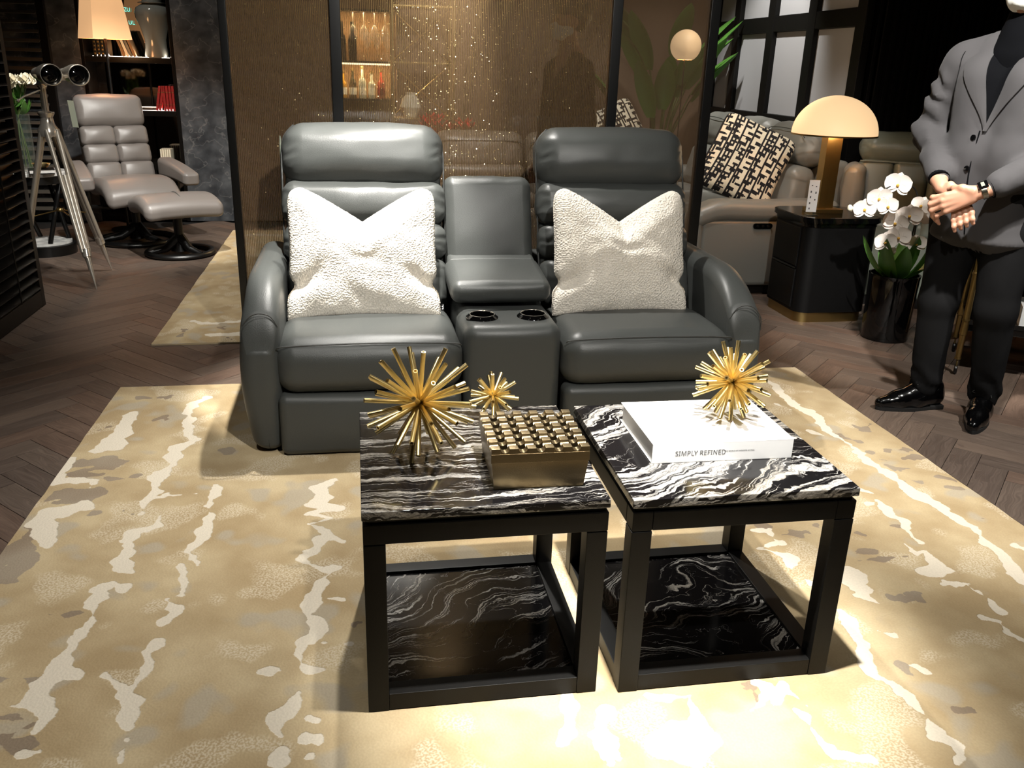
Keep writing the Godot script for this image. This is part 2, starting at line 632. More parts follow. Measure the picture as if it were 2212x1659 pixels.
func make_materials() -> void:
	var pebble := relief(fnl(0.09, 3, FastNoiseLite.TYPE_CELLULAR, 2), 512, 3.0)
	var cloth := relief(fnl(0.22, 4, FastNoiseLite.TYPE_SIMPLEX, 2), 512, 3.0)
	var loops := relief(fnl(0.06, 8, FastNoiseLite.TYPE_CELLULAR, 1), 512, 16.0)
	M.leather = grainy(mat(Color(0.25, 0.258, 0.252), 0.4), pebble, 7.0, 0.35)
	M.seam = mat(Color(0.2, 0.205, 0.2), 0.6)
	M.stitch = mat(Color(0.36, 0.37, 0.36), 0.5)
	M.boucle = grainy(mat(Color(0.89, 0.86, 0.81), 0.95), loops, 5.0, 1.0)
	M.grey_leather = grainy(mat(Color(0.45, 0.45, 0.43), 0.38), pebble, 6.0, 0.35)
	M.green_leather = grainy(mat(Color(0.36, 0.38, 0.35), 0.38), pebble, 6.0, 0.35)
	M.taupe = grainy(mat(Color(0.52, 0.47, 0.41), 0.35), pebble, 6.0, 0.35)
	M.mauve = grainy(mat(Color(0.475, 0.45, 0.432), 0.38), pebble, 6.0, 0.3)
	M.brass = mat(Color(0.93, 0.84, 0.6), 0.28, 1.0)
	M.bronze = grainy(mat(Color(0.53, 0.47, 0.36), 0.33, 1.0), cloth, 3.0, 0.12)
	M.satin_brass = mat(Color(0.62, 0.53, 0.34), 0.34, 1.0)
	M.chrome = mat(Color(0.86, 0.83, 0.78), 0.22, 0.8)
	M.nickel = mat(Color(0.8, 0.77, 0.72), 0.34, 0.75)
	M.black_wood = grainy(mat(Color(0.062, 0.06, 0.057), 0.42), cloth, 4.0, 0.12)
	M.black_metal = mat(Color(0.03, 0.03, 0.03), 0.35)
	M.black_gloss = mat(Color(0.02, 0.02, 0.022), 0.06)
	M.black_panel = grainy(mat(Color(0.024, 0.023, 0.024), 0.5), cloth, 6.0, 0.3)
	M.louvre = mat(Color(0.06, 0.052, 0.045), 0.32)
	M.paper = mat(Color(0.9, 0.9, 0.9), 0.55)
	M.pages = grainy(mat(Color(0.82, 0.81, 0.79), 0.8), cloth, 20.0, 0.5)
	M.ink = mat(Color(0.3, 0.3, 0.31), 0.7)
	M.plaster = mat(Color(0.62, 0.62, 0.63), 0.8)
	M.ceiling = mat(Color(0.13, 0.12, 0.11), 0.9)
	M.dark_wall = mat(Color(0.1, 0.085, 0.07), 0.7)
	M.brown_wall = mat(Color(0.4, 0.32, 0.25), 0.75)
	M.opal = glow(Color(1.0, 0.84, 0.64), 0.84)
	M.shade_cloth = glow(Color(1.0, 0.78, 0.56), 0.62)
	M.led = glow(Color(1.0, 0.86, 0.66), 6.0)
	M.led_white = glow(Color(1.0, 0.95, 0.9), 3.0)
	M.spot_face = glow(Color(1.0, 0.93, 0.82), 8.0)
	M.neon = glow(Color(0.45, 0.95, 0.85), 1.6)
	M.clear_glass = glass(Color(0.7, 0.8, 0.74), 0.02)
	M.screen_glass = glass(Color(0.47, 0.38, 0.29), 0.42)
	M.blind = mat(Color(0.3, 0.28, 0.25), 0.5)
	M.screen_glass_clear = glass(Color(0.42, 0.34, 0.26), 0.36)
	M.screen_glass_side = glass(Color(0.47, 0.38, 0.29), 0.53)
	M.mirror = mat(Color(0.5, 0.47, 0.44), 0.04, 1.0)
	M.leaf = mat(Color(0.26, 0.42, 0.17), 0.38)
	M.leaf.backlight_enabled = true
	M.leaf.backlight = Color(0.1, 0.2, 0.04)
	M.stem = mat(Color(0.24, 0.3, 0.12), 0.6)
	M.dark_stem = mat(Color(0.07, 0.06, 0.05), 0.6)
	M.petal = mat(Color(0.9, 0.87, 0.84), 0.6)
	M.petal.backlight_enabled = true
	M.petal.backlight = Color(0.3, 0.28, 0.27)
	M.lip = mat(Color(0.8, 0.62, 0.25), 0.6)
	M.rose = mat(Color(0.9, 0.87, 0.78), 0.7)
	M.red_petal = mat(Color(0.85, 0.06, 0.1), 0.6)
	M.red_cover = mat(Color(0.5, 0.06, 0.05), 0.45)
	M.kraft = mat(Color(0.55, 0.42, 0.28), 0.7)
	M.celadon = mat(Color(0.44, 0.45, 0.43), 0.1)
	M.white_stone = tinted(Color(1, 1, 1), mottle(256, fnl(0.02, 31), Color(0.62, 0.62, 0.62), Color(0.9, 0.9, 0.88)), 2.0, 0.12)
	M.stone = tinted(Color(1, 1, 1), mottle(512, fnl(0.012, 33, FastNoiseLite.TYPE_SIMPLEX_SMOOTH, 5), Color(0.13, 0.14, 0.155), Color(0.36, 0.37, 0.38), Color(0.55, 0.54, 0.52, 0.45), fnl(0.008, 35, FastNoiseLite.TYPE_SIMPLEX_SMOOTH, 4)), 0.9, 0.45)
	M.light_wood = mat(Color(1, 1, 1), 0.5)
	M.light_wood.albedo_texture = wood_grain(256, 128, 60, Color(0.66, 0.54, 0.4), Color(0.76, 0.65, 0.5))
	M.light_wood.uv1_triplanar = true
	M.light_wood.uv1_scale = Vector3(2, 2, 2)
	var tones := [[Color(0.289, 0.244, 0.212), Color(0.379, 0.326, 0.290)], [Color(0.262, 0.219, 0.192), Color(0.342, 0.293, 0.261)], [Color(0.316, 0.265, 0.232), Color(0.406, 0.349, 0.305)], [Color(0.298, 0.237, 0.202), Color(0.397, 0.326, 0.281)]]
	for i in 4:
		var m := mat(Color(1, 1, 1), 0.5)
		m.albedo_texture = wood_grain(512, 96, 70 + i * 7, tones[i][0], tones[i][1])
		M["plank%d" % i] = m
	M.under_floor = mat(Color(0.05, 0.04, 0.032), 0.9)
	var marb := [[11, 0.02, 8.0, 0.11, 0.06], [37, -0.42, 4.8, 0.2, 0.14], [23, -0.5, 7.0, 0.24, -0.2], [57, -0.1, 5.0, 0.4, -0.16]]
	for i in 4:
		var m := mat(Color(1, 1, 1), 0.13)
		m.albedo_texture = marble(640, marb[i][0], marb[i][1], marb[i][2], marb[i][3], marb[i][4])
		M["marble%d" % i] = m
	M.fret = grainy(mat(Color(1, 1, 1), 0.9), cloth, 1.0, 0.4)
	M.fret.uv1_triplanar = false
	M.fret.albedo_texture = fret(512)
	M.cream_cloth = grainy(mat(Color(0.72, 0.66, 0.58), 0.95), cloth, 5.0, 0.6)
	M.suit = grainy(mat(Color(0.245, 0.24, 0.245), 0.8), cloth, 9.0, 0.35)
	M.suit.rim_enabled = true
	M.suit.rim = 0.25
	M.trouser = grainy(mat(Color(0.085, 0.085, 0.088), 0.85), cloth, 9.0, 0.35)
	M.knit = grainy(mat(Color(0.035, 0.037, 0.045), 0.9), cloth, 9.0, 0.5)
	M.shoe = mat(Color(0.015, 0.015, 0.017), 0.14)
	M.sole = mat(Color(0.02, 0.02, 0.02), 0.7)
	M.skin = mat(Color(0.68, 0.5, 0.41), 0.5)
	M.skin.subsurf_scatter_enabled = true
	M.skin.subsurf_scatter_strength = 0.1
	M.mask_cloth = mat(Color(0.88, 0.88, 0.86), 0.9)
	M.hair = mat(Color(0.03, 0.025, 0.02), 0.5)
	M.steel = mat(Color(0.75, 0.73, 0.66), 0.22, 1.0)
	M.lcd = mat(Color(0.45, 0.47, 0.42), 0.3)
	for q in [M.trouser, M.knit, M.suit]:
		q.metallic_specular = 0.12
	M.leather.metallic_specular = 0.42
	for q in [M.black_panel, M.black_wood, M.louvre]:
		q.metallic_specular = 0.3
	make_rug_material()
const RUG_VEINS := [[125,320,25,123,424,28,126,554,39,110,644,50,90,679,33],
	[7,748,24,10,816,19,8,919,25,78,927,18,133,933,18,136,983,9],
	[150,1113,30,108,1141,39,61,1146,35,52,1198,37,83,1283,30,124,1356,20],
	[388,177,19,343,230,21,328,303,15,363,431,19,373,564,20,407,622,13,358,685,29,351,743,32,372,829,14,355,854,19,340,918,26,348,1043,21,342,1112,10,336,1189,6],
	[484,1065,8,395,1066,10,361,1080,10],
	[402,1208,6,404,1271,9,342,1294,12,341,1353,23,351,1420,14,329,1463,16,359,1493,24,390,1531,10],
	[393,1621,6,357,1576,13,327,1613,20,326,1674,22,338,1720,14,345,1778,10,326,1830,11,318,1874,15,311,1941,24,304,1998,27,302,2037,29,342,2090,21,336,2135,7],
	[231,2051,7,273,2054,8,296,2041,11],
	[364,2173,6,360,2201,7,324,2210,6],
	[315,1941,16,353,1958,12,373,1967,6],
	[545,1005,10,538,1124,15,550,1225,10,550,1288,25,548,1368,15,526,1437,11,555,1491,8,563,1514,6],
	[521,1517,6,544,1600,7,541,1656,8,510,1675,12,535,1716,12,543,1739,7,514,1779,6],
	[529,1856,12,513,1893,11,517,1950,12,510,2003,9,497,2041,13,512,2076,17,513,2114,20,525,2151,6],
	[532,2197,6,530,2230,6,530,2258,6],
	[438,1976,12,462,2002,10,490,2029,6],
	[928,1010,18,879,1067,28,909,1143,21,873,1185,27,933,1215,23,860,1240,13,929,1281,13,863,1315,12,900,1340,15,922,1394,13,962,1428,7],
	[912,1393,11,894,1449,17,849,1518,7,884,1558,13,923,1598,11,950,1575,6],
	[902,1400,12,890,1476,16,844,1517,6,874,1547,9,922,1588,11,950,1574,6,919,1622,13,902,1669,18,896,1740,24,881,1790,16,908,1830,18,914,1880,11,870,1908,6,865,1953,6,875,1986,9,896,2019,10,927,2017,6],
	[922,1720,6,971,1738,6],
	[932,1916,6,989,1930,6],
	[783,2004,8,818,2006,11,830,2010,6],
	[873,2092,6,861,2134,15,845,2164,25,837,2199,21,846,2225,8],
	[903,2177,14,922,2190,6],
	[899,2238,12,924,2246,17],
	[849,2269,11,842,2302,13],
	[912,2297,16],
	[319,1612,17,352,1576,15,383,1597,6],
	[2886,143,20,2921,228,19,2913,306,12,2897,399,20,2893,507,23,2919,579,31,2931,647,22,2911,709,17,2888,800,15,2908,869,14,2916,977,17,2898,1082,21,2915,1154,17,2921,1210,20,2920,1304,22,2923,1360,37,2941,1416,30,2950,1501,23,2960,1532,20,2964,1601,15,2940,1690,14,2938,1759,15,2923,1824,17,2902,1900,16],
	[2821,778,6,2854,827,13],
	[2821,482,8,2852,546,13],
	[2743,1283,6,2772,1321,6],
	[2707,1400,12,2756,1374,15,2747,1426,21,2747,1477,11,2765,1509,8,2740,1564,14,2730,1619,7,2733,1647,6],
	[2247,1515,6,2288,1525,8,2284,1575,9,2290,1593,16,2219,1620,6,2258,1659,15,2286,1679,22,2255,1733,17,2263,1782,7,2279,1822,16],
	[2680,1649,9,2680,1711,9,2724,1690,7,2699,1772,26,2655,1807,23,2723,1807,12,2764,1832,6],
	[2665,1863,6,2690,1881,10,2734,1879,8],
	[3026,1700,7,3041,1720,11],
	[2411,1768,24,2429,1802,23,2413,1869,22],
	[2404,1791,24,2396,1852,23,2392,1902,20,2417,1937,6],
	[2288,1960,7,2287,2013,18,2270,2076,15,2251,2149,17,2236,2211,14,2260,2245,10,2273,2294,17,2273,2334,11,2273,2373,14,2259,2424,14,2280,2452,10,2272,2476,7,2251,2499,6],
	[2343,2050,6,2369,2078,6],
	[2356,2195,6,2365,2222,8],
	[2655,1871,10,2727,1876,7,2724,1910,9,2740,1946,10,2729,2017,10],
	[2665,2032,6,2692,2058,10,2688,2102,7,2708,2141,9],
	[2905,1854,11,2904,1890,21],
	[1669,2212,17,1706,2223,22,1759,2225,15,1756,2286,18,1750,2323,21,1685,2339,30,1640,2358,36,1704,2392,36,1768,2356,10],
	[1942,2202,12,1957,2216,13,1919,2269,11,1886,2287,13,1918,2308,9,1996,2215,6,2009,2259,6,2019,2289,6],
	[1987,2301,7,1997,2330,6,1994,2367,14,1989,2407,13,2001,2443,8,2077,2461,6],
	[2179,2313,6,2210,2317,6],
	[1492,2142,10,1480,2209,17,1459,2282,17,1433,2330,20],
	[1559,2242,15,1526,2292,21,1524,2367,29]]
const RUG_GREYS := [[43,780,35,94,785,39,137,776,43,172,807,31,44,860,19,131,882,19],
	[29,1042,24,60,1010,35,105,1004,31,156,1021,35,148,1067,20,60,1080,17],
	[177,1176,8,213,1164,10],
	[282,1161,8,311,1181,8],
	[15,1433,32,29,1316,23,92,1398,28,73,1525,31,41,1238,21],
	[105,140,15,155,155,15],
	[194,149,17,219,141,17],
	[224,400,6,258,377,14,274,396,8],
	[45,482,7,64,459,11],
	[528,718,18,544,749,18],
	[559,1183,7,579,1179,7],
	[170,912,10,227,925,10,256,909,6],
	[225,1706,6,272,1716,9,323,1707,8],
	[196,1952,9,245,1958,9,285,1961,6],
	[243,2087,12,282,2092,18,319,2113,9,269,2160,20,314,2181,20,350,2181,10],
	[2901,824,15,2930,864,17,2963,897,11],
	[3036,738,15,3048,786,18,3121,731,12],
	[3041,990,11,3129,992,9],
	[2947,1061,10,3009,1081,16,3126,1054,12],
	[2944,993,6,2954,1008,6],
	[2946,1113,10,2965,1140,10,3024,1153,6],
	[2922,1246,8,2970,1245,12,2992,1265,9],
	[3088,1228,11,3134,1257,8],
	[3062,1308,8,3115,1326,11],
	[3002,1527,8,3043,1532,9],
	[2265,1474,12,2283,1491,12],
	[2320,1552,6,2370,1553,10,2417,1540,6],
	[2453,1511,17,2468,1541,8],
	[2707,1541,10,2729,1549,11],
	[2568,1572,13,2573,1582,11],
	[2486,1687,6,2542,1677,9,2598,1675,7],
	[2480,1724,6,2559,1721,6,2640,1719,6],
	[2464,1902,12,2474,1920,20,2513,1925,7,2557,1906,20,2546,1946,12],
	[2360,2352,6,2390,2353,8],
	[1903,2221,7,1923,2206,7,1909,2274,7],
	[2322,2191,7,2334,2255,8,2317,2240,6],
	[1001,1849,6,1018,1844,6]]

# ------------------------------------------------------------------ scene
func _ready() -> void:
	# camera
	cam = Camera3D.new()
	cam.name = "camera"
	add_child(cam)
	cam.transform = Transform3D(Basis(Vector3.UP, -0.18) * Basis(Vector3.RIGHT, -0.3515) * Basis(Vector3.BACK, 0.0311), Vector3(0, CAM_Y, 0))
	cam.fov = 47.85
	cam.near = 0.05
	cam.current = true
	# environment: an indoor room, no sky in view
	var env := Environment.new()
	env.background_mode = Environment.BG_COLOR
	env.background_color = Color(0.02, 0.018, 0.016)
	env.tonemap_mode = Environment.TONE_MAPPER_LINEAR
	env.tonemap_exposure = 1.0
	env.sdfgi_enabled = true
	env.ssao_enabled = true
	env.ssil_enabled = true
	var we := WorldEnvironment.new()
	we.name = "environment"
	we.environment = env
	add_child(we)
	make_materials()
	# ceiling spots, a few added as fill: place, aim, energy, half cone in degrees
	for s in SPOTS:
		ceiling_spot(Vector3(s[0], CEIL - 0.02, s[1]), Vector3(s[2], s[3], s[4]), s[5], s[6], s[7])
	room()
	floor_planks()
	rugs()
	sofa()
	tables()
	table_things()
	glass_screen()
	left_corner()
	book_niche()
	behind_screen()
	right_side()
	standing_man()
	visitor()

const SPOTS := [
	[0.56, -1.45, 0.64, 0.0, -1.66, 31.0, 17.5, 1.0],
	[0.08, -2.85, 0.0, 0.8, -3.45, 22.0, 15.0, 0.5],
	[0.3, -3.93, 0.2, 0.0, -2.05, 9.0, 47.0, 0.8],
	[-0.75, -1.6, -0.8, 0.0, -2.1, 1.9, 40.0, 0.7],
	[1.75, -1.8, 1.9, 0.0, -2.1, 1.0, 38.0, 0.7],
	[1.5, -1.9, 2.36, 1.32, -3.1, 20.0, 15.0, 0.5],
	[0.75, -0.4, 0.7, 0.7, -3.6, 8.4, 36.0, 0.7],  # added fill lamp that brightens faces turned to the camera
	[0.42, -4.0, 0.38, 1.2, -4.14, 40.0, 12.0, 0.8],
	[-1.0, -5.3, -1.65, 0.6, -7.0, 10.0, 26.0, 0.6],
	[2.0, -4.6, 2.6, 0.9, -5.6, 3.2, 24.0, 0.6],
	[0.9, -5.2, 0.9, 0.8, -7.0, 8.0, 40.0, 0.6],
	[-1.45, -4.6, -1.82, 0.8, -5.8, 2.6, 24.0, 0.7],  # added lamp, brightens the tripod and binoculars
	[2.3, -6.4, 3.2, 1.3, -6.9, 4.6, 34.0, 0.7],
	[2.7, -1.7, 2.6, 0.0, -2.7, 11.0, 28.0, 0.7],
	[-1.9, -7.3, -1.3, 0.8, -8.05, 0.6, 34.0, 0.7],
	[2.1, -3.0, 2.75, 0.65, -4.15, 3.0, 15.0, 0.6],  # added lamp to lift the orchid flowers
	[-0.3, -4.9, -0.7, 0.0, -5.6, 4.5, 32.0, 0.7],  # added lamp for the rug behind the screen
	[2.1, -6.3, 2.65, 1.35, -7.6, 2.6, 24.0, 0.7],  # added lamp so the leafy plant shows through the glass
]

func ceiling_spot(at: Vector3, aim: Vector3, energy: float, half: float, soft: float) -> void:
	var dir := (aim - at).normalized()
	var o := thing("ceiling_spotlight", "small black ceiling spotlight can aimed at the displays, a few added as fill", "spotlight", at, 0.0, "ceiling spotlights")
	var b := Basis(Quaternion(Vector3.DOWN, dir))
	part(o, "can", MB.new().lathe([Vector2(0.045, -0.09), Vector2(0.048, -0.088), Vector2(0.048, 0.0), Vector2(0.0, 0.0)], 24), M.black_metal, Transform3D(b, Vector3(0, -0.03, 0)))
	part(o, "lamp_face", MB.new().lathe([Vector2(0.0, -0.081), Vector2(0.04, -0.081), Vector2(0.04, -0.079), Vector2(0.0, -0.079)], 20), M.spot_face, Transform3D(b, Vector3(0, -0.03, 0)))
	part(o, "bracket", MB.new().lathe([Vector2(0.012, -0.04), Vector2(0.012, 0.02)], 10), M.black_metal)
	var l := SpotLight3D.new()
	l.name = "spot_beam"
	l.light_energy = energy
	l.light_color = Color(1.0, 0.985, 0.955)
	l.spot_range = 14.0
	l.spot_angle = half
	l.spot_angle_attenuation = soft
	l.spot_attenuation = 2.0
	l.light_size = 0.035
	l.shadow_enabled = true
	o.add_child(l)
	l.transform = Transform3D(Basis.looking_at(dir, Vector3.FORWARD), Vector3(0, -0.03, 0) + dir * 0.1)

# ------------------------------------------------------------------ room shell
func slab(called: String, lo: Vector3, hi: Vector3, m: Material) -> MeshInstance3D:
	return struct(called, MB.new().box(Vector3.ZERO, hi - lo, 0.004), m, Transform3D(Basis.IDENTITY, (lo + hi) * 0.5))

func room() -> void:
	slab("floor", Vector3(-3.4, -0.14, -8.5), Vector3(4.5, -0.013, 2.6), M.under_floor)
	slab("ceiling", Vector3(-3.4, CEIL, -8.5), Vector3(4.5, CEIL + 0.12, 2.6), M.ceiling)
	# far wall: stone on the left with a niche for the bookcase, brown plaster behind the screen
	slab("wall_back_stone", Vector3(-1.47, 0, -8.2), Vector3(-1.06, CEIL, -8.05), M.stone)
	slab("wall_back_stone_end", Vector3(-2.42, 0, -8.2), Vector3(-2.2, CEIL, -8.05), M.stone)
	slab("wall_back_plaster", Vector3(-1.06, 0, -8.2), Vector3(-0.17, CEIL, -8.06), M.brown_wall)
	slab("wall_back_plaster_end", Vector3(0.36, 0, -8.2), Vector3(3.35, CEIL, -8.06), M.brown_wall)
	slab("wall_back_below", Vector3(-0.17, 0, -8.2), Vector3(0.36, 0.86, -8.06), M.brown_wall)
	slab("wall_back_outer", Vector3(-3.4, 0, -8.5), Vector3(4.5, CEIL, -8.42), M.dark_wall)
	slab("wall_left", Vector3(-3.4, 0, -8.42), Vector3(-3.3, CEIL, 2.6), M.dark_wall)
	slab("wall_front", Vector3(-3.3, 0, 2.5), Vector3(4.4, CEIL, 2.6), M.dark_wall)
	slab("wall_right", Vector3(4.4, 0, -5.62), Vector3(4.5, CEIL, 2.6), M.black_panel)
	# black slatted return wall on the right
	var ret := slab("wall_right_return", Vector3(3.32, 0, -5.62), Vector3(4.4, CEIL, -5.5), M.black_panel)
	for i in 18:
		part(ret, "slat", MB.new().box(Vector3.ZERO, Vector3(0.036, CEIL, 0.016), 0.003), M.black_panel, T(-0.5 + i * 0.06, 0, 0.066))
	# right wall of the lounge: black frame with pale panes
	slab("wall_right_lower", Vector3(3.22, 0, -8.06), Vector3(3.34, 1.0, -5.5), M.black_panel)
	slab("wall_right_backing", Vector3(3.3, 1.0, -8.06), Vector3(3.36, CEIL, -5.5), M.black_panel)
	var win := struct("window_1", MB.new().box(Vector3.ZERO, Vector3(0.05, 0.075, 2.56), 0.006), M.black_wood, T(3.24, 1.0375, -6.78))
	for y in [1.735, 2.42]:
		part(win, "rail", MB.new().box(Vector3.ZERO, Vector3(0.05, 0.115, 2.56), 0.006), M.black_wood, T(0, y - 1.0375, 0))
	for i in 5:
		var z := -5.56 - i * 0.655
		if i == 4:
			z = -8.02
		part(win, "mullion", MB.new().box(Vector3.ZERO, Vector3(0.056, 1.95, 0.115), 0.006), M.black_wood, T(-0.002, 0.94, z + 6.78))
	for i in 4:
		var z := -5.89 - i * 0.655
		for y in [1.375, 2.08]:
			part(win, "pane", MB.new().box(Vector3.ZERO, Vector3(0.008, 0.62, 0.56), 0.001), M.plaster, T(0.014, y - 1.0375, z + 6.78))
			part(win, "bead", MB.new().box(Vector3(0, -0.305, 0), Vector3(0.014, 0.012, 0.56), 0.002).box(Vector3(0, 0.305, 0), Vector3(0.014, 0.012, 0.56), 0.002), M.black_wood, T(0.0, y - 1.0375, z + 6.78))
	# window with a slatted blind at the far left
	var blind := struct("window_2", MB.new().box(Vector3.ZERO, Vector3(0.06, CEIL, 0.05), 0.004), M.louvre, T(-2.44, CEIL * 0.5, -8.0))
	part(blind, "frame", MB.new().box(Vector3.ZERO, Vector3(0.1, CEIL, 0.06), 0.004), M.kraft, T(-0.62, 0, 0.1))
	part(blind, "frame", MB.new().box(Vector3.ZERO, Vector3(0.03, CEIL, 0.06), 0.004), M.celadon, T(-0.79, 0, 0.1))
	part(blind, "backing", MB.new().box(Vector3.ZERO, Vector3(0.86, CEIL, 0.02), 0.002), M.stone, T(-0.43, 0, -0.1))
	for i in 40:
		part(blind, "blind_slat", MB.new().box(Vector3.ZERO, Vector3(0.54, 0.004, 0.05), 0.001, Basis(Vector3.RIGHT, 0.5)), M.blind, T(-0.3, -CEIL * 0.5 + 0.12 + i * 0.07, 0.03))

func in_view(p: Vector3, margin: float) -> bool:
	var q := cam.transform.affine_inverse() * p
	if q.z > -0.3:
		return false
	var ty := tan(deg_to_rad(cam.fov * 0.5))
	return absf(q.x / -q.z) < ty * 4.0 / 3.0 + margin and absf(q.y / -q.z) < ty + margin

func floor_planks() -> void:
	var w := 0.1043
	var L := w * 6.0
	var x0 := -1.17
	var z0 := -3.9
	var fl: Node = get_node("floor")
	var fpos: Vector3 = fl.position
	var meshes := []
	for k in 5:
		# one plank with its grain at a different place of the texture
		var mb := MB.new().box(Vector3.ZERO, Vector3(L - 0.0018, 0.014, w - 0.0018), 0.0012)
		for i in mb.v.size():
			mb.t[i] = Vector2(mb.v[i].x / L + 0.5 + k * 0.37, (mb.v[i].z / w + 0.5) * 0.8 + k * 0.23)
		meshes.append([mb, mb.mesh()])
	var rng := RandomNumberGenerator.new()
	rng.seed = 9
	var all := []
	for k in range(-4, 6):
		for i in range(-140, 160):
			for vert in 2:
				var p := i * w + 2.0 * L * k + (L * 0.5 if vert == 0 else L + w * 0.5)
				var q := (i * w + w * 0.5) if vert == 0 else ((i + 1) * w - L * 0.5)
				var c := Vector3(x0 + (p - q) / sqrt(2.0), -0.007, z0 + (p + q) / sqrt(2.0))
				if c.x < -3.0 or c.x > 4.2 or c.z < -7.85 or c.z > 2.2:
					continue
				var m := rng.randi_range(0, 4)
				var tone := rng.randi_range(0, 3)
				if c.x > -0.75 and c.x < 1.8 and ((c.z > -3.45 and c.z < 0.0) or (c.z < -4.7 and c.z > -7.3)):
					continue
				all.append([c, vert, m, tone])
	var near := []
	var rest := []
	for a in all:
		if in_view(a[0], 0.25):
			near.append(a)
		else:
			rest.append(a)
	near.sort_custom(func(a, b): return a[0].length_squared() < b[0].length_squared())
	while near.size() > 300:
		rest.append(near.pop_back())
	for a in near:
		part(fl, "plank", meshes[a[2]][1], M["plank%d" % a[3]], Transform3D(Basis(Vector3.UP, -PI / 4 if a[1] == 0 else -PI * 0.75), a[0] - fpos))
	for tone in 4:
		var far := MB.new()
		for a in rest:
			if a[3] != tone:
				continue
			var src: MB = meshes[a[2]][0]
			var xf := Transform3D(Basis(Vector3.UP, -PI / 4 if a[1] == 0 else -PI * 0.75), a[0] - fpos)
			var base := far.v.size()
			for i in src.v.size():
				far.v.append(xf * src.v[i])
				far.n.append(xf.basis * src.n[i])
				far.t.append(src.t[i])
			for i in src.ix:
				far.ix.append(base + i)
		if far.v.size() > 0:
			part(fl, "plank_field", far, M["plank%d" % tone]).set_meta("kind", "stuff")

func rug_mesh(w: float, d: float, turned: bool) -> MB:
	var rough := fnl(6.0, 2)
	var mb := MB.new()
	var hh := 0.014
	# top with a slightly wavy trimmed edge, then the bound sides
	mb.grid(60, 60, func(u, v):
		var x: float = (u - 0.5) * w
		var z: float = (0.5 - v) * d
		var e := 0.0035
		if u == 0.0 or u == 1.0:
			x += rough.get_noise_2d(z * 3.0, u * 7.0) * e
		if v == 0.0 or v == 1.0:
			z += rough.get_noise_2d(x * 3.0, v * 9.0) * e
		var edge := minf(minf(u, 1.0 - u) * w, minf(v, 1.0 - v) * d)
		return Vector3(x, hh - 0.004 * exp(-edge / 0.006), z))
	for i in mb.t.size():
		var q := mb.t[i]
		mb.t[i] = Vector2(1.0 - q.y, q.x) if turned else q
	for s in [[0.0, w, 0.0], [PI, w, 0.0], [PI / 2, d, 1.0], [-PI / 2, d, 1.0]]:
		var half: float = (d if s[2] == 0.0 else w) * 0.5
		mb.grid(40, 2, func(u, v): return Vector3((u - 0.5) * s[1], v * (hh - 0.004), half + 0.002 * sin(v * PI) + rough.get_noise_2d(u * 30.0, s[0]) * 0.0025), false, Transform3D(Basis(Vector3.UP, s[0]), Vector3.ZERO))
	return mb

func rugs() -> void:
	var d := 4.0
	solo("area_rug", rug_mesh(3.15, d, false), M.rug, "beige rug with cream cracks under the dark sofa and tables", "rug", Vector3(0.53, 0.0, -3.755 + d * 0.5))
	solo("area_rug", rug_mesh(3.15, 3.17, true), M.rug, "beige patterned rug lying behind the glass screen", "rug", Vector3(0.53, 0.0, -5.965))

# ------------------------------------------------------------------ the sofa in front
func puff(size: Vector3, r: float, amt: Vector3, mid := Vector3i(8, 6, 6), seg := 4, seed_ := 1, wr := 0.0015) -> MB:
	# a stuffed cushion: faces bulge by amt, small dimples in the hide
	var ns := fnl(7.0, seed_, FastNoiseLite.TYPE_SIMPLEX_SMOOTH, 2)
	var h := size * 0.5
	return MB.new().rbox(size, r, seg, mid, func(p: Vector3):
		var q := Vector3(p.x / h.x, p.y / h.y, p.z / h.z)
		var a := Vector3((1.0 - q.y * q.y) * (1.0 - q.z * q.z), (1.0 - q.x * q.x) * (1.0 - q.z * q.z), (1.0 - q.x * q.x) * (1.0 - q.y * q.y))
		var o := p + Vector3(amt.x * a.x * q.x, amt.y * a.y * q.y, amt.z * a.z * q.z)
		var e := ns.get_noise_3dv(p)
		# gathers where the hide is pulled into the side seams
		if wr > 0.003:
			o.z += signf(q.z) * 0.0032 * sin(p.y * 150.0 + e * 7.0) * smoothstep(0.72, 0.97, absf(q.x)) * (1.0 - q.y * q.y)
		return o + Vector3(q.x, q.y, q.z) * e * wr)

func sofa_back(s: Node3D, xc: float) -> void:
	var back := part(s, "back_shell", puff(Vector3(0.63, 0.66, 0.12), 0.05, Vector3(0, 0, 0)), M.leather, TR(xc, 0.72, -3.63, -0.35))
	var lean := Transform3D(Basis(Vector3.RIGHT, -0.35), Vector3(xc, 0.45, -3.42))
	# headrest and three channels below it, each its own stuffed roll
	for c in [[0.618, 0.25, 0.19, 0.0, "headrest", 0.088], [0.418, 0.175, 0.13, 0.0, "back_cushion", 0.05], [0.26, 0.15, 0.13, 0.004, "back_cushion", 0.05], [0.09, 0.2, 0.14, 0.012, "back_cushion", 0.05]]:
		var mb := puff(Vector3(0.645, c[1], c[2]), c[5], Vector3(0.006, 0.012 if c[4] == "headrest" else 0.004, 0.03), Vector3i(14, 8, 4), 5, int(c[0] * 100), 0.004)
		part(s, c[4], mb, M.leather, lean * T(0, c[0], -c[2] * 0.5 + c[3] + (0.0 if c[4] != "headrest" else 0.012)))
	for sx in [-1.0, 1.0]:
		# piping down both edges of the back
		var pts := []
		for y in [0.0, 0.17, 0.2, 0.33, 0.35, 0.48, 0.52, 0.62, 0.69, 0.735]:
			pts.append(Vector3(sx * (0.324 - (0.05 if y > 0.72 else 0.012 if y > 0.68 else 0.0)), y, -0.055))
		part(s, "piping", seam_tube(pts, 0.0035), M.seam, lean)
	back.set_meta("label", "padded leather shell behind the back cushions")

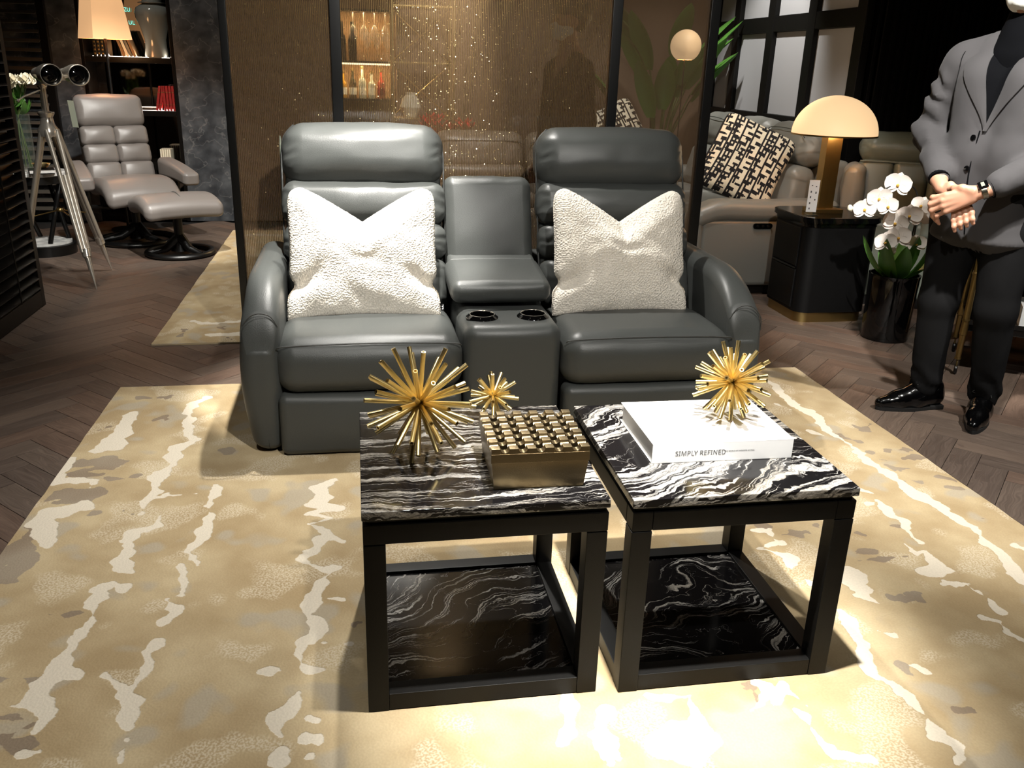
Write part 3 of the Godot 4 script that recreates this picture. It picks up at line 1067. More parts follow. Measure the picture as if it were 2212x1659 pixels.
func sofa() -> void:
	var s := thing("recliner_sofa", "dark grey leather two-seat recliner sofa with a cup-holder console", "sofa")
	for xc in [0.025, 1.065]:
		sofa_back(s, xc)
		# seat pad, footrest flap and the dark gap between them
		var ns := fnl(5.0, int(xc * 10) + 3, FastNoiseLite.TYPE_SIMPLEX_SMOOTH, 2)
		part(s, "seat", MB.new().rbox(Vector3(0.67, 0.205, 0.56), 0.075, 6, Vector3i(14, 4, 10), func(p: Vector3):
			var q := Vector3(p.x / 0.335, p.y / 0.1025, p.z / 0.28)
			var o := p
			o.y += 0.022 * (1 - q.x * q.x) * (1 - q.z * q.z) * (1.0 if p.y > 0 else 0.0) - 0.02 * maxf(-q.z, 0.0)
			o.z += 0.014 * (1 - q.x * q.x) * (1 - q.y * q.y) * q.z
			return o + q * ns.get_noise_3dv(p) * 0.002), M.leather, T(xc, 0.342, -3.225))
		part(s, "seat_seam", seam_tube([Vector3(-0.325, -0.012, -0.01), Vector3(-0.28, 0.0, 0.0), Vector3(0, 0.006, 0.002), Vector3(0.28, 0.0, 0.0), Vector3(0.325, -0.012, -0.01)], 0.0028), M.seam, T(xc, 0.428, -2.9635))
		part(s, "footrest", puff(Vector3(0.655, 0.232, 0.1), 0.03, Vector3(0, 0, 0.014), Vector3i(10, 6, 2), 4, 8), M.leather, T(xc, 0.1315, -2.992))
	# arms: rounded at the front, narrow at the foot
	for sx in [-1.0, 1.0]:
		var arm := func(p: Vector3):
			var f := clampf((0.40 - p.z) / 0.3, 0.0, 1.0)
			var top := 0.66 + 0.34 * sqrt(1.0 - (1.0 - f) * (1.0 - f))
			var y := (p.y + 0.315) * top - 0.315
			var k := (y + 0.315) / 0.63
			var bulge := 0.026 * sin(clampf(k * 1.15, 0.0, 1.0) * PI) - 0.012 * (1.0 - k)
			var zb := p.z + 0.02 * sin(k * PI)
			return Vector3(p.x + (bulge if p.x * sx > 0 else 0.0) * sx, y, zb)
		part(s, "arm", MB.new().rbox(Vector3(0.125, 0.63, 0.82), 0.056, 6, Vector3i(3, 14, 16), arm), M.leather, T(0.545 + sx * 0.895, 0.332, -3.39))
		part(s, "arm_seam", seam_tube([Vector3(sx * 0.07, -0.1, 0.005), Vector3(sx * 0.062, -0.045, 0.008), Vector3(sx * 0.02, -0.005, 0.006), Vector3(-sx * 0.03, -0.01, 0.004), Vector3(-sx * 0.058, -0.05, 0.003)], 0.0022), M.seam, T(0.545 + sx * 0.895, 0.542, -2.998))
	part(s, "base", MB.new().box(Vector3.ZERO, Vector3(1.76, 0.06, 0.74), 0.006), M.leather, T(0.545, 0.046, -3.44))
	part(s, "lower_back", puff(Vector3(1.7, 0.5, 0.1), 0.04, Vector3(0, 0, 0)), M.leather, TR(0.545, 0.36, -3.72, -0.2))
	# console with two cup holders, fold-down armrest and its own back
	var console := CSGMesh3D.new()
	console.name = "console"
	console.mesh = MB.new().rbox(Vector3(0.368, 0.455, 0.54), 0.05, 5, Vector3i(8, 6, 8), func(p: Vector3): return p + Vector3(0, 0, 0.012 * (1.0 - pow(p.x / 0.184, 2.0)) * (1.0 if p.z > 0 else 0.0))).mesh()
	console.material = M.leather
	console.position = Vector3(0.545, 0.2535, -3.25)
	s.add_child(console, true)
	for x in [0.443, 0.637]:
		# wells sunk into the console, lined by black plastic cups
		var hole := CSGCylinder3D.new()
		hole.name = "well_cut"
		hole.operation = CSGShape3D.OPERATION_SUBTRACTION
		hole.radius = 0.0475
		hole.height = 0.14
		hole.sides = 36
		hole.position = Vector3(x - 0.545, 0.2265, 0.145)
		console.add_child(hole)
		var holder := part(s, "cup_holder", MB.new().lathe([Vector2(0.0, -0.062), Vector2(0.0455, -0.062), Vector2(0.0465, 0.0), Vector2(0.061, 0.0005), Vector2(0.06, 0.004), Vector2(0.047, 0.014), Vector2(0.0435, 0.011), Vector2(0.0425, -0.058), Vector2(0.0, -0.058)], 36), M.black_gloss, T(x, 0.4805, -3.105), "black glossy cup-holder cup")
		part(holder, "rim_ring", MB.new().lathe([Vector2(0.0472, 0.0138), Vector2(0.0478, 0.0148), Vector2(0.0462, 0.015), Vector2(0.0452, 0.0135)], 36), M.chrome)
	part(s, "armrest", puff(Vector3(0.392, 0.088, 0.31), 0.036, Vector3(0.004, 0.01, 0.006), Vector3i(10, 3, 8), 5, 31), M.leather, TR(0.536, 0.558, -3.375, 0.12))
	part(s, "console_hinge_flap", puff(Vector3(0.368, 0.06, 0.08), 0.02, Vector3(0, 0.004, 0)), M.leather, TR(0.535, 0.593, -3.53, 0.2))
	part(s, "console_back", puff(Vector3(0.372, 0.385, 0.13), 0.045, Vector3(0.003, 0.004, 0.016), Vector3i(10, 10, 3), 5, 33, 0.003), M.leather, TR(0.533, 0.738, -3.645, -0.32))
	# care tag on the outer side of the back
	part(s, "tag", MB.new().box(Vector3.ZERO, Vector3(0.004, 0.3, 0.045), 0.001), M.lcd, TR(-0.305, 0.93, -3.70, -0.35))
	# bouclé cushions
	scatter_cushion("scatter_cushion", "white boucle cushion with a small black side tag on the recliner sofa", Vector3(0.012, 0.672, -3.352), -0.3, 0.0, 0.0, 0.6, 0.53, 1)
	scatter_cushion("scatter_cushion", "cream boucle cushion without a tag on the recliner sofa", Vector3(1.035, 0.672, -3.352), -0.3, 0.05, -0.02, 0.59, 0.53, 2)

func cushion_mesh(w: float, h: float, thick: float, chop: float, seed_: int, fuzz: float, nn := 72) -> MB:
	var big := fnl(2.6, seed_, FastNoiseLite.TYPE_SIMPLEX_SMOOTH, 2)
	var small := fnl(120.0, seed_ + 7, FastNoiseLite.TYPE_SIMPLEX, 1)
	var mb := MB.new()
	for side in [1.0, -1.0]:
		mb.grid(nn, nn, func(uu, vv):
			var u: float = (uu * 2.0 - 1.0) * side
			var v: float = vv * 2.0 - 1.0
			var x := w * 0.5 * u * (1.0 - 0.075 * (1.0 - v * v) + 0.02 * v * -1.0)
			var y := h * 0.5 * v * (1.0 - 0.06 * (1.0 - u * u) * (1.0 if v < 0 else 0.4))
			var rnd := pow(absf(u * v), 5.0) * (0.1 if v > 0 else 0.05)
			x *= 1.0 - rnd
			y *= 1.0 - rnd
			var wedge := pow(maxf(0.0, 1.0 - absf(u) / 0.82), 1.15)
			y -= chop * wedge * smoothstep(-0.35, 1.0, v)
			var prof := pow(maxf((1.0 - pow(absf(u), 2.4)) * (1.0 - pow(absf(v), 2.4)), 0.0), 0.5)
			var z := thick * prof
			z *= 1.0 - 0.45 * wedge * smoothstep(0.35, 1.0, v) * (1.0 if chop > 0 else 0.0)
			# slack folds running in from the lower corners
			for c in [-1.0, 1.0]:
				var du: float = (u - c * 0.78)
				var dv := v + 0.42
				var across: float = du * 0.6 * c + dv * 0.8
				var along: float = -du * 0.8 * c + dv * 0.6
				z -= thick * 0.3 * exp(-across * across / 0.012) * exp(-along * along / 0.07) * (1.0 if chop > 0 else 0.0)
				x -= c * 0.022 * exp(-pow((v + 0.45) / 0.1, 2.0)) * smoothstep(0.6, 1.0, absf(u)) * (1.0 if u * c > 0 and chop > 0 else 0.0)
			z += prof * (big.get_noise_2d(u * 0.55, v * 0.55 + side * 5.0) * thick * 0.14 + small.get_noise_2d(x, y) * fuzz)
			var f: float = fuzz * small.get_noise_2d(x * 1.3 + 9.0, y * 1.3)
			return Vector3(x + f, y + f, z * side * (1.0 if side > 0 else 0.75)))
	return mb

func scatter_cushion(called: String, label: String, at: Vector3, rx: float, ry: float, rz: float, w: float, h: float, seed_: int) -> void:
	var o := thing(called, label, "cushion", at, 0.0, "boucle cushions on the sofa")
	o.rotation = Vector3(rx, ry, rz)
	part(o, "cover", cushion_mesh(w, h, 0.1, 0.135, seed_, 0.0009, 120), M.boucle)
	if seed_ == 1:
		var tg := part(o, "side_tag", MB.new().box(Vector3.ZERO, Vector3(0.012, 0.026, 0.002), 0.0005), M.black_metal, TR(w * 0.5 + 0.0, -h * 0.5 + 0.055, 0.004, 0, -0.3), "black woven side tag with white letters")
		for k in 2:
			part(tg, "tag_print", MB.new().box(Vector3.ZERO, Vector3(0.006, 0.0022, 0.0006), 0.0002).box(Vector3(0.002, 0.004, 0), Vector3(0.0022, 0.006, 0.0006), 0.0002), M.paper, T(0, 0.003 - k * 0.009, 0.0013))

# ------------------------------------------------------------------ tables
func uv_box(size: Vector3, bev: float) -> MB:
	# box whose top carries the texture once, sides wrap on
	var mb := MB.new().box(Vector3.ZERO, size, bev)
	for i in mb.v.size():
		mb.t[i] = Vector2((mb.v[i].x + mb.v[i].y * signf(mb.v[i].x) * 0.0) / size.x + 0.5, (mb.v[i].z - mb.v[i].y) / size.z + 0.5)
	return mb

func side_table(label: String, at: Vector3, turned: bool, top: Material, low: Material) -> void:
	var o := thing("marble_side_table", label, "table", at, 0.0, "pair of marble side tables")
	var w := 0.523
	var d := 0.545
	var g := 0.046
	part(o, "tabletop", uv_box(Vector3(w, 0.021, d), 0.0025), top, T(0, 0.4895, 0), "polished black marble slab with white veins")
	part(o, "sub_top", MB.new().box(Vector3.ZERO, Vector3(w - 0.02, 0.012, d - 0.02), 0.001), M.black_metal, T(0, 0.473, 0))
	for sx in [-1.0, 1.0]:
		for sz in [-1.0, 1.0]:
			part(o, "leg", MB.new().box(Vector3.ZERO, Vector3(g, 0.421, g), 0.0018), M.black_wood, T(sx * (w * 0.5 - g * 0.5 - 0.002), 0.2105, sz * (d * 0.5 - g * 0.5 - 0.002)))
			if turned:
				part(o, "corner_block", MB.new().box(Vector3.ZERO, Vector3(g - 0.001, 0.045, g - 0.001), 0.0018), M.black_wood, T(sx * (w * 0.5 - g * 0.5 - 0.002), 0.4455, sz * (d * 0.5 - g * 0.5 - 0.002)))
	for sz in [-1.0, 1.0]:
		part(o, "top_rail", MB.new().box(Vector3.ZERO, Vector3(w - 0.004 - (2.0 * g if turned else 0.0), 0.045, g), 0.0018), M.black_wood, T(0, 0.4455, sz * (d * 0.5 - g * 0.5 - 0.002)))
		part(o, "bottom_rail", MB.new().box(Vector3.ZERO, Vector3(w - 2.0 * g - 0.004, 0.042, g - 0.003), 0.0018), M.black_wood, T(0, 0.0225, sz * (d * 0.5 - g * 0.5 - 0.002)))
	for sx in [-1.0, 1.0]:
		part(o, "top_rail", MB.new().box(Vector3.ZERO, Vector3(g, 0.045, d - 2.0 * g - 0.004), 0.0018), M.black_wood, T(sx * (w * 0.5 - g * 0.5 - 0.002), 0.4455, 0))
		part(o, "bottom_rail", MB.new().box(Vector3.ZERO, Vector3(g - 0.003, 0.042, d - 2.0 * g - 0.004), 0.0018), M.black_wood, T(sx * (w * 0.5 - g * 0.5 - 0.002), 0.0225, 0))
	part(o, "shelf", uv_box(Vector3(w - 2.0 * g, 0.016, d - 2.0 * g), 0.001), low, T(0, 0.0275, 0), "polished dark marble lower shelf")

func tables() -> void:
	side_table("black marble side table carrying the metal ashtray box and two starbursts", Vector3(0.2465, 0.0142, -1.845), false, M.marble0, M.marble2)
	side_table("black marble side table carrying the white book", Vector3(0.8155, 0.0142, -1.834), true, M.marble1, M.marble3)

func starburst(label: String, at: Vector3, R: float, count: int, r: float, seed_: int) -> void:
	var o := thing("brass_starburst", label, "ornament", at, 0.0, "brass starbursts")
	var rng := RandomNumberGenerator.new()
	rng.seed = seed_
	part(o, "hub", MB.new().lathe([Vector2(0, -0.012), Vector2(0.009, -0.008), Vector2(0.012, 0), Vector2(0.009, 0.008), Vector2(0, 0.012)], 16), M.brass)
	# hollow rods with open ends
	var variants := []
	for k in 3:
		var l: float = R * [1.0, 0.94, 0.87][k]
		variants.append([l, MB.new().lathe([Vector2(r, 0.012), Vector2(r, l), Vector2(r * 0.62, l), Vector2(r * 0.62, l - 0.014)], 10).mesh(), MB.new().lathe([Vector2(0, l - 0.013), Vector2(r * 0.63, l - 0.013)], 10).mesh()])
	for i in count:
		var y := 1.0 - 2.0 * (i + 0.5) / count
		var a := i * 2.39996 + seed_
		var dir := Vector3(sqrt(1 - y * y) * cos(a), y, sqrt(1 - y * y) * sin(a))
		dir = (dir + Vector3(rng.randf() - 0.5, rng.randf() - 0.5, rng.randf() - 0.5) * 0.22).normalized()
		var vv: Array = variants[rng.randi_range(0, 2)]
		# no rod may reach below the surface the ornament stands on
		if at.y > 0.0 and dir.y * vv[0] < -R * 0.93:
			dir.y = -0.93 * R / vv[0]
			dir = dir.normalized()
		var xf := Transform3D(Basis(Quaternion(Vector3.UP, dir)), Vector3.ZERO)
		var rod := part(o, "rod", vv[1], M.brass, xf)
		part(rod, "bore", vv[2], M.brass)

func table_things() -> void:
	var top := 0.5144
	starburst("large brass starburst standing alone on the marble top", Vector3(0.122, top + 0.131, -1.835), 0.138, 60, 0.0053, 1)
	starburst("small brass starburst tucked behind the ashtray box", Vector3(0.322, top + 0.064, -2.035), 0.067, 34, 0.0045, 2)
	starburst("brass starburst standing on the white book", Vector3(0.888, top + 0.0495 + 0.096, -1.868), 0.101, 58, 0.0052, 3)
	# book with page block and printed spine facing the viewer
	var b := thing("coffee_table_book", "thick white coffee-table book lying on the marble table", "book", Vector3(0.8225, top, -1.862), -0.01)
	part(b, "cover", MB.new().box(Vector3(0, 0.0478, 0), Vector3(0.346, 0.003, 0.266), 0.001).box(Vector3(0, 0.0015, 0), Vector3(0.346, 0.003, 0.266), 0.001).box(Vector3(0, 0.0247, 0.1315), Vector3(0.346, 0.049, 0.003), 0.0012), M.paper)
	part(b, "page_block", MB.new().box(Vector3(0, 0.0247, -0.002), Vector3(0.334, 0.0428, 0.258), 0.0008), M.pages)
	part(b, "jacket_flap", MB.new().box(Vector3(-0.169, 0.0457, -0.04), Vector3(0.006, 0.0012, 0.18), 0.0003).box(Vector3(-0.169, 0.0036, 0.05), Vector3(0.006, 0.0012, 0.15), 0.0003), M.paper)
	lettering(b, "SIMPLY REFINED", 0.0125, M.ink, T(-0.056, 0.023, 0.1332), "dark grey printed spine title")
	lettering(b, "THE WORLD OF PARADISE GLOBAL", 0.0034, M.ink, T(0.04, 0.025, 0.1332))
	# ashtray box: tapered metal body with a grid lid of crossing scalloped bars
	var a := thing("ashtray_box", "bronze metal box with a scalloped grid lid beside the starburst", "ashtray", Vector3(0.366, top, -1.74), -0.012)
	var rt := sqrt(0.5)
	# hollow square body flaring upwards
	var body := MB.new().lathe([Vector2(0.0, 0.0), Vector2(0.196 * rt, 0.0), Vector2(0.21 * rt, 0.065), Vector2(0.202 * rt, 0.065), Vector2(0.188 * rt, 0.004), Vector2(0.0, 0.004)], 4, Transform3D(Basis(Vector3.UP, PI / 4), Vector3.ZERO), 0.9)
	part(a, "body", body, M.bronze)
	var lid := part(a, "lid", MB.new().box(Vector3(0, 0.0395 + 0.036, 0.1045), Vector3(0.2135, 0.021, 0.0045), 0.001).box(Vector3(0, 0.0395 + 0.036, -0.1045), Vector3(0.2135, 0.021, 0.0045), 0.001).box(Vector3(0.1045, 0.0395 + 0.036, 0), Vector3(0.0045, 0.021, 0.205), 0.001).box(Vector3(-0.1045, 0.0395 + 0.036, 0), Vector3(0.0045, 0.021, 0.205), 0.001), M.bronze)
	var pitch := 0.0386
	var bw := 0.0195
	var gap := pitch - bw
	# square studs
	var stud := MB.new().box(Vector3.ZERO, Vector3(bw, 0.03, bw), 0.0012).mesh()
	# bridge with a half-round dip between two studs
	var prof := PackedVector2Array([Vector2(-gap * 0.5, -0.015), Vector2(gap * 0.5, -0.015)])
	for i in 11:
		var an := PI * i / 10.0
		prof.append(Vector2(cos(an) * gap * 0.5, 0.0147 - sin(an) * gap * 0.5))
	var bridge := MB.new().extrude(prof, bw - 0.001, Transform3D.IDENTITY, 0.6).mesh()
	for i in 6:
		for j in 6:
			var x := (i - 2.5) * pitch
			var z := (j - 2.5) * pitch
			part(lid, "stud", stud, M.bronze, T(x, 0.083, z))
			if i < 5:
				part(lid, "bridge", bridge, M.bronze, T(x + pitch * 0.5, 0.083, z))
			if j < 5:
				part(lid, "bridge", bridge, M.bronze, TR(x, 0.083, z + pitch * 0.5, 0, PI / 2, 0))

func lettering(parent: Node, text: String, h: float, m: Material, xf: Transform3D, label := "") -> void:
	var tm := TextMesh.new()
	var f := SystemFont.new()
	f.font_names = PackedStringArray(["Droid Sans"])
	tm.font = f
	tm.text = text
	tm.font_size = 48
	tm.pixel_size = h / 36.0
	tm.depth = h * 0.03
	tm.curve_step = 4.0
	part(parent, "lettering", tm, m, xf, label)

# ------------------------------------------------------------------ glass screen behind the sofa
func glass_screen() -> void:
	var zp := -4.15
	var o := thing("glass_screen", "black framed three-panel screen of bronze mesh glass behind the sofa", "screen", Vector3(0.555, 0, zp))
	var H := 2.7
	for p in [[-1.1, 0.034], [-0.632, 0.047], [0.632, 0.047], [1.1, 0.047]]:
		part(o, "post", MB.new().box(Vector3(0, H * 0.5, 0), Vector3(p[1], H, 0.05), 0.003), M.black_metal, T(p[0], 0, 0))
	for p in [[-0.866, 0.43], [0.0, 1.22], [0.866, 0.43]]:
		for y in [0.03, H - 0.02]:
			part(o, "rail", MB.new().box(Vector3.ZERO, Vector3(p[1], 0.04, 0.05), 0.003), M.black_metal, T(p[0], y, 0))
		part(o, "pane", MB.new().box(Vector3.ZERO, Vector3(p[1] + 0.01, H - 0.08, 0.01), 0.001), M.screen_glass if p[1] > 1.0 else M.screen_glass_side if p[0] < 0.0 else M.screen_glass_clear, T(p[0], H * 0.5, 0), "bronze tinted glass")
	# metal threads laminated in the middle and left panes
	for p in [[0.0, 1.22, 0.0078], [-0.866, 0.43, 0.0078]]:
		var mesh := MB.new()
		var k := int(p[1] / p[2])
		for i in k:
			mesh.tube([Vector3(-p[1] * 0.5 + (i + 0.5) * p[2], 0.05, 0), Vector3(-p[1] * 0.5 + (i + 0.5) * p[2], H - 0.04, 0)], 0.00075, 5, Transform3D.IDENTITY, false)
		part(o, "mesh_threads", mesh, M.satin_brass, T(p[0], 0, 0.0085)).set_meta("kind", "stuff")
	# flecks added over the mesh, tilted to throw gold glints at the camera
	var rng := RandomNumberGenerator.new()
	rng.seed = 5
	for p in [[0.0, 1.2, 6000], [-0.866, 0.42, 1200]]:
		var fl := MB.new()
		var vs := PackedVector3Array()
		var tris := PackedInt32Array()
		for i in p[2]:
			var c := Vector3(rng.randf_range(-0.5, 0.5) * p[1], rng.randf_range(0.1, H - 0.1), 0.0105)
			var bs := Basis.from_euler(Vector3(rng.randf_range(-1.3, 0.1), rng.randf_range(-0.5, 0.5), rng.randf_range(0, PI)))
			var s := rng.randf_range(0.0007, 0.0015)
			var k := vs.size()
			for q in [Vector3(-s, -s, 0), Vector3(s, -s, 0), Vector3(s, s, 0), Vector3(-s, s, 0)]:
				vs.append(c + bs * q)
			tris.append_array([k, k + 1, k + 2, k, k + 2, k + 3])
		fl.raw(vs, tris)
		part(o, "glint_flecks", fl, M.brass, T(p[0], 0, 0)).set_meta("kind", "stuff")

# ------------------------------------------------------------------ left: louvred screen, tripod glasses, side table, recliner
func petal_mesh(l: float, w: float, cup: float, curl: float, nu := 6, nv := 8) -> MB:
	# a petal or leaf from the origin along +y, cupped towards +z, rounded tip
	return MB.new().grid(nu, nv, func(u, v):
		var s: float = u * 2.0 - 1.0
		var half := w * 0.5 * pow(sin(PI * clampf(v * 0.93 + 0.07, 0.0, 1.0)), 0.62)
		return Vector3(s * half, l * v, cup * s * s * half * 2.0 + curl * v * v))

func left_corner() -> void:
	# louvred screen running along the left edge
	var lv := thing("louvred_screen", "tall black louvred screen standing at the edge of the wood floor", "screen", Vector3(-1.815, 0, -5.2))
	for z in [0.0, 1.36]:
		part(lv, "post", MB.new().box(Vector3(0, 1.25, 0), Vector3(0.04, 2.5, 0.055), 0.003), M.louvre, T(0, 0, z))
	part(lv, "bottom_rail", MB.new().box(Vector3.ZERO, Vector3(0.04, 0.09, 1.31), 0.003), M.louvre, T(0, 0.05, 0.68))
	part(lv, "top_rail", MB.new().box(Vector3.ZERO, Vector3(0.04, 0.09, 1.31), 0.003), M.louvre, T(0, 2.455, 0.68))
	for i in 42:
		part(lv, "slat", MB.new().box(Vector3.ZERO, Vector3(0.062, 0.006, 1.3), 0.0015, Basis(Vector3.BACK, -0.6)), M.louvre, T(0, 0.125 + i * 0.0545, 0.68))
	part(lv, "tilt_rod", MB.new().tube([Vector3(0.03, 0.1, 0), Vector3(0.03, 2.4, 0)], 0.004), M.louvre, T(0, 0, 0.35))
	# big binoculars on a polished tripod
	var tp := thing("tripod_binoculars", "large polished metal binoculars on a nickel tripod by the louvred screen", "binoculars", Vector3(-1.83, 0, -5.82))
	var apex := Vector3(0, 0.93, 0)
	for f in [[Vector3(0.22, 0, 0.25), 1.0], [Vector3(0.185, 0, -0.27), 1.0], [Vector3(-0.28, 0, 0.02), 1.0]]:
		var foot: Vector3 = f[0]
		var a := apex + (foot * 0.11) * Vector3(1, 0, 1)
		var leg := MB.new()
		var ax := (foot - a).normalized()
		var side := ax.cross(Vector3(-foot.x, 0, -foot.z).normalized()).normalized()
		for s in [-1.0, 1.0]:
			leg.tube([a + side * s * 0.03, a.lerp(foot, 0.76) + side * s * 0.018], 0.014, 10)
		leg.tube([a.lerp(foot, 0.28), a.lerp(foot, 0.8)], [0.019, 0.02], 10)
		part(tp, "leg", leg, M.nickel)
		part(tp, "leg_clamp", MB.new().tube([a.lerp(foot, 0.74), a.lerp(foot, 0.79)], 0.027, 12), M.chrome)
		part(tp, "spike_foot", MB.new().tube([a.lerp(foot, 0.79), a.lerp(foot, 0.86), foot], [0.017, 0.015, 0.002], 10), M.chrome)
	part(tp, "hub", MB.new().lathe([Vector2(0.0, 0.88), Vector2(0.055, 0.89), Vector2(0.06, 0.925), Vector2(0.04, 0.96), Vector2(0.034, 1.0), Vector2(0.046, 1.02), Vector2(0.046, 1.03), Vector2(0.02, 1.035), Vector2(0.018, 1.16), Vector2(0.03, 1.18), Vector2(0.0, 1.19)], 24), M.chrome)
	part(tp, "brace_ring", MB.new().lathe([Vector2(0.02, 0.44), Vector2(0.026, 0.45), Vector2(0.02, 0.46)], 16), M.satin_brass)
	for f in [Vector3(0.22, 0, 0.25), Vector3(0.185, 0, -0.27), Vector3(-0.28, 0, 0.02)]:
		part(tp, "brace", MB.new().tube([Vector3(0, 0.45, 0), apex.lerp(f, 0.56)], 0.004, 6), M.satin_brass)
	part(tp, "handle", MB.new().tube([Vector3(0, 1.16, 0), Vector3(-0.07, 1.12, 0.12), Vector3(-0.09, 1.1, 0.16)], 0.005, 8).lathe([Vector2(0, -0.011), Vector2(0.011, 0), Vector2(0, 0.011)], 10, T(-0.09, 1.1, 0.16)), M.chrome)
	var look := Basis(Vector3.UP, 0.55)
	for x in [-0.075, 0.075]:
		var tube := part(tp, "barrel", MB.new().lathe([Vector2(0.0, -0.17), Vector2(0.022, -0.17), Vector2(0.022, -0.13), Vector2(0.034, -0.125), Vector2(0.036, -0.05), Vector2(0.048, 0.0), Vector2(0.054, 0.08), Vector2(0.06, 0.09), Vector2(0.06, 0.17), Vector2(0.056, 0.172), Vector2(0.054, 0.165)], 32, Transform3D(Basis(Vector3.RIGHT, PI / 2), Vector3.ZERO)), M.chrome, Transform3D(look, Vector3(0.075, 1.245, -0.04) + look * Vector3(x, 0, 0.02)))
		part(tube, "lens", MB.new().lathe([Vector2(0.0, 0.158), Vector2(0.035, 0.154), Vector2(0.055, 0.145)], 28, Transform3D(Basis(Vector3.RIGHT, PI / 2), Vector3.ZERO)), M.black_gloss)
	part(tp, "bridge", MB.new().box(Vector3.ZERO, Vector3(0.11, 0.03, 0.06), 0.004, look), M.chrome, T(0.075, 1.225, -0.03))
	# round side table with stone top and lower shelf
	var st := thing("round_side_table", "round black side table with pale stone top behind the tripod", "table", Vector3(-2.24, 0, -6.71))
	part(st, "tabletop", MB.new().lathe([Vector2(0, 0.555), Vector2(0.2, 0.555), Vector2(0.205, 0.56), Vector2(0.205, 0.578), Vector2(0.2, 0.582), Vector2(0, 0.582)], 40), M.white_stone, Transform3D.IDENTITY, "pale marble disc")
	part(st, "apron", MB.new().lathe([Vector2(0.17, 0.5), Vector2(0.195, 0.505), Vector2(0.195, 0.555)], 40), M.black_metal)
	part(st, "lower_shelf", MB.new().lathe([Vector2(0, 0.075), Vector2(0.175, 0.075), Vector2(0.175, 0.09), Vector2(0, 0.09)], 36), M.white_stone, Transform3D.IDENTITY, "pale marble disc")
	part(st, "base", MB.new().lathe([Vector2(0, 0.0), Vector2(0.2, 0.0), Vector2(0.2, 0.07), Vector2(0.185, 0.075), Vector2(0, 0.075)], 36), M.black_metal)
	for i in 4:
		var an := PI * 0.5 * i + 0.5
		part(st, "leg", MB.new().tube([Vector3(sin(an) * 0.16, 0.09, cos(an) * 0.16), Vector3(sin(an + 0.9) * 0.16, 0.5, cos(an + 0.9) * 0.16)], 0.016, 6), M.black_metal)
	# vase of white roses on it
	var vs := thing("glass_vase", "clear glass cylinder vase holding white roses on the round table", "vase", Vector3(-2.275, 0.582, -6.66))
	part(vs, "cylinder", MB.new().lathe([Vector2(0, 0.0), Vector2(0.068, 0.0), Vector2(0.07, 0.01), Vector2(0.072, 0.385), Vector2(0.069, 0.385), Vector2(0.066, 0.02), Vector2(0, 0.02)], 32), M.clear_glass)
	var rng := RandomNumberGenerator.new()
	rng.seed = 6
	for i in 7:
		var an := i * 2.4
		var head := Vector3(sin(an) * 0.075 + 0.02, 0.55 + rng.randf() * 0.07, cos(an) * 0.075)
		var rose := part(vs, "rose", MB.new().tube([Vector3(sin(an + 2.5) * 0.04, 0.03, cos(an + 2.5) * 0.04), Vector3(0, 0.36, 0), head], 0.0035, 6), M.stem)
		var bloom := MB.new()
		for ring in [[3, 0.3, 0.052], [5, 0.75, 0.056], [6, 1.2, 0.058]]:
			for k in ring[0]:
				bloom.raw_merge(petal_mesh(ring[2], 0.062, 0.35, -0.014, 4, 4), Transform3D(Basis(Vector3.UP, TAU * k / ring[0] + ring[1]) * Basis(Vector3.RIGHT, ring[1]), head - Vector3(0, 0.02, 0)))
		part(rose, "bloom", bloom, M.rose)
		var lf := MB.new()
		for k in 3:
			lf.raw_merge(petal_mesh(0.11, 0.05, 0.2, -0.05, 3, 5), Transform3D(Basis(Vector3.UP, an + k * 2.1) * Basis(Vector3.RIGHT, 1.0), Vector3(sin(an) * 0.03, 0.38 + k * 0.05, cos(an) * 0.03)))
		part(rose, "leaves", lf, M.leaf)
	var bk := thing("closed_book", "black bound book lying on the round side table", "book", Vector3(-2.15, 0.582, -6.57), 0.35)
	part(bk, "cover", MB.new().box(Vector3(0, 0.002, 0), Vector3(0.16, 0.004, 0.12), 0.0008).box(Vector3(0, 0.028, 0), Vector3(0.16, 0.004, 0.12), 0.0008).box(Vector3(-0.079, 0.015, 0), Vector3(0.003, 0.03, 0.12), 0.0008), M.black_metal)
	part(bk, "page_block", MB.new().box(Vector3(0.002, 0.015, 0), Vector3(0.152, 0.022, 0.114), 0.0008), M.pages)
	solo("brass_bowl", MB.new().lathe([Vector2(0, 0), Vector2(0.02, 0.0), Vector2(0.045, 0.012), Vector2(0.06, 0.035), Vector2(0.058, 0.036), Vector2(0.043, 0.015), Vector2(0, 0.005)], 28), M.brass, "shiny brass bowl on the black bound book", "bowl", Vector3(-2.15, 0.612, -6.58))
	# floor lamp with a square tapered shade
	var fl := thing("floor_lamp", "floor lamp with a lit cream square shade behind the recliner", "lamp", Vector3(-1.89, 0, -7.62), 0.62)
	part(fl, "base", MB.new().lathe([Vector2(0, 0), Vector2(0.13, 0), Vector2(0.13, 0.015), Vector2(0.02, 0.03), Vector2(0, 0.03)], 30), M.black_metal)
	part(fl, "pole", MB.new().tube([Vector3(0, 0.02, 0), Vector3(0, 1.7, 0)], 0.011, 10), M.black_metal)
	var shade := MB.new()
	var lo := 0.148
	var hi := 0.105
	for k in 4:
		shade.grid(1, 1, func(u, v):
			var h: float = lerpf(lo, hi, v)
			return Vector3((u * 2.0 - 1.0) * h, 1.475 + v * 0.36, h), false, Transform3D(Basis(Vector3.UP, k * PI / 2), Vector3.ZERO), 0.8)
	part(fl, "lamp_shade", shade, M.shade_cloth, Transform3D.IDENTITY, "lit cream cloth shade")
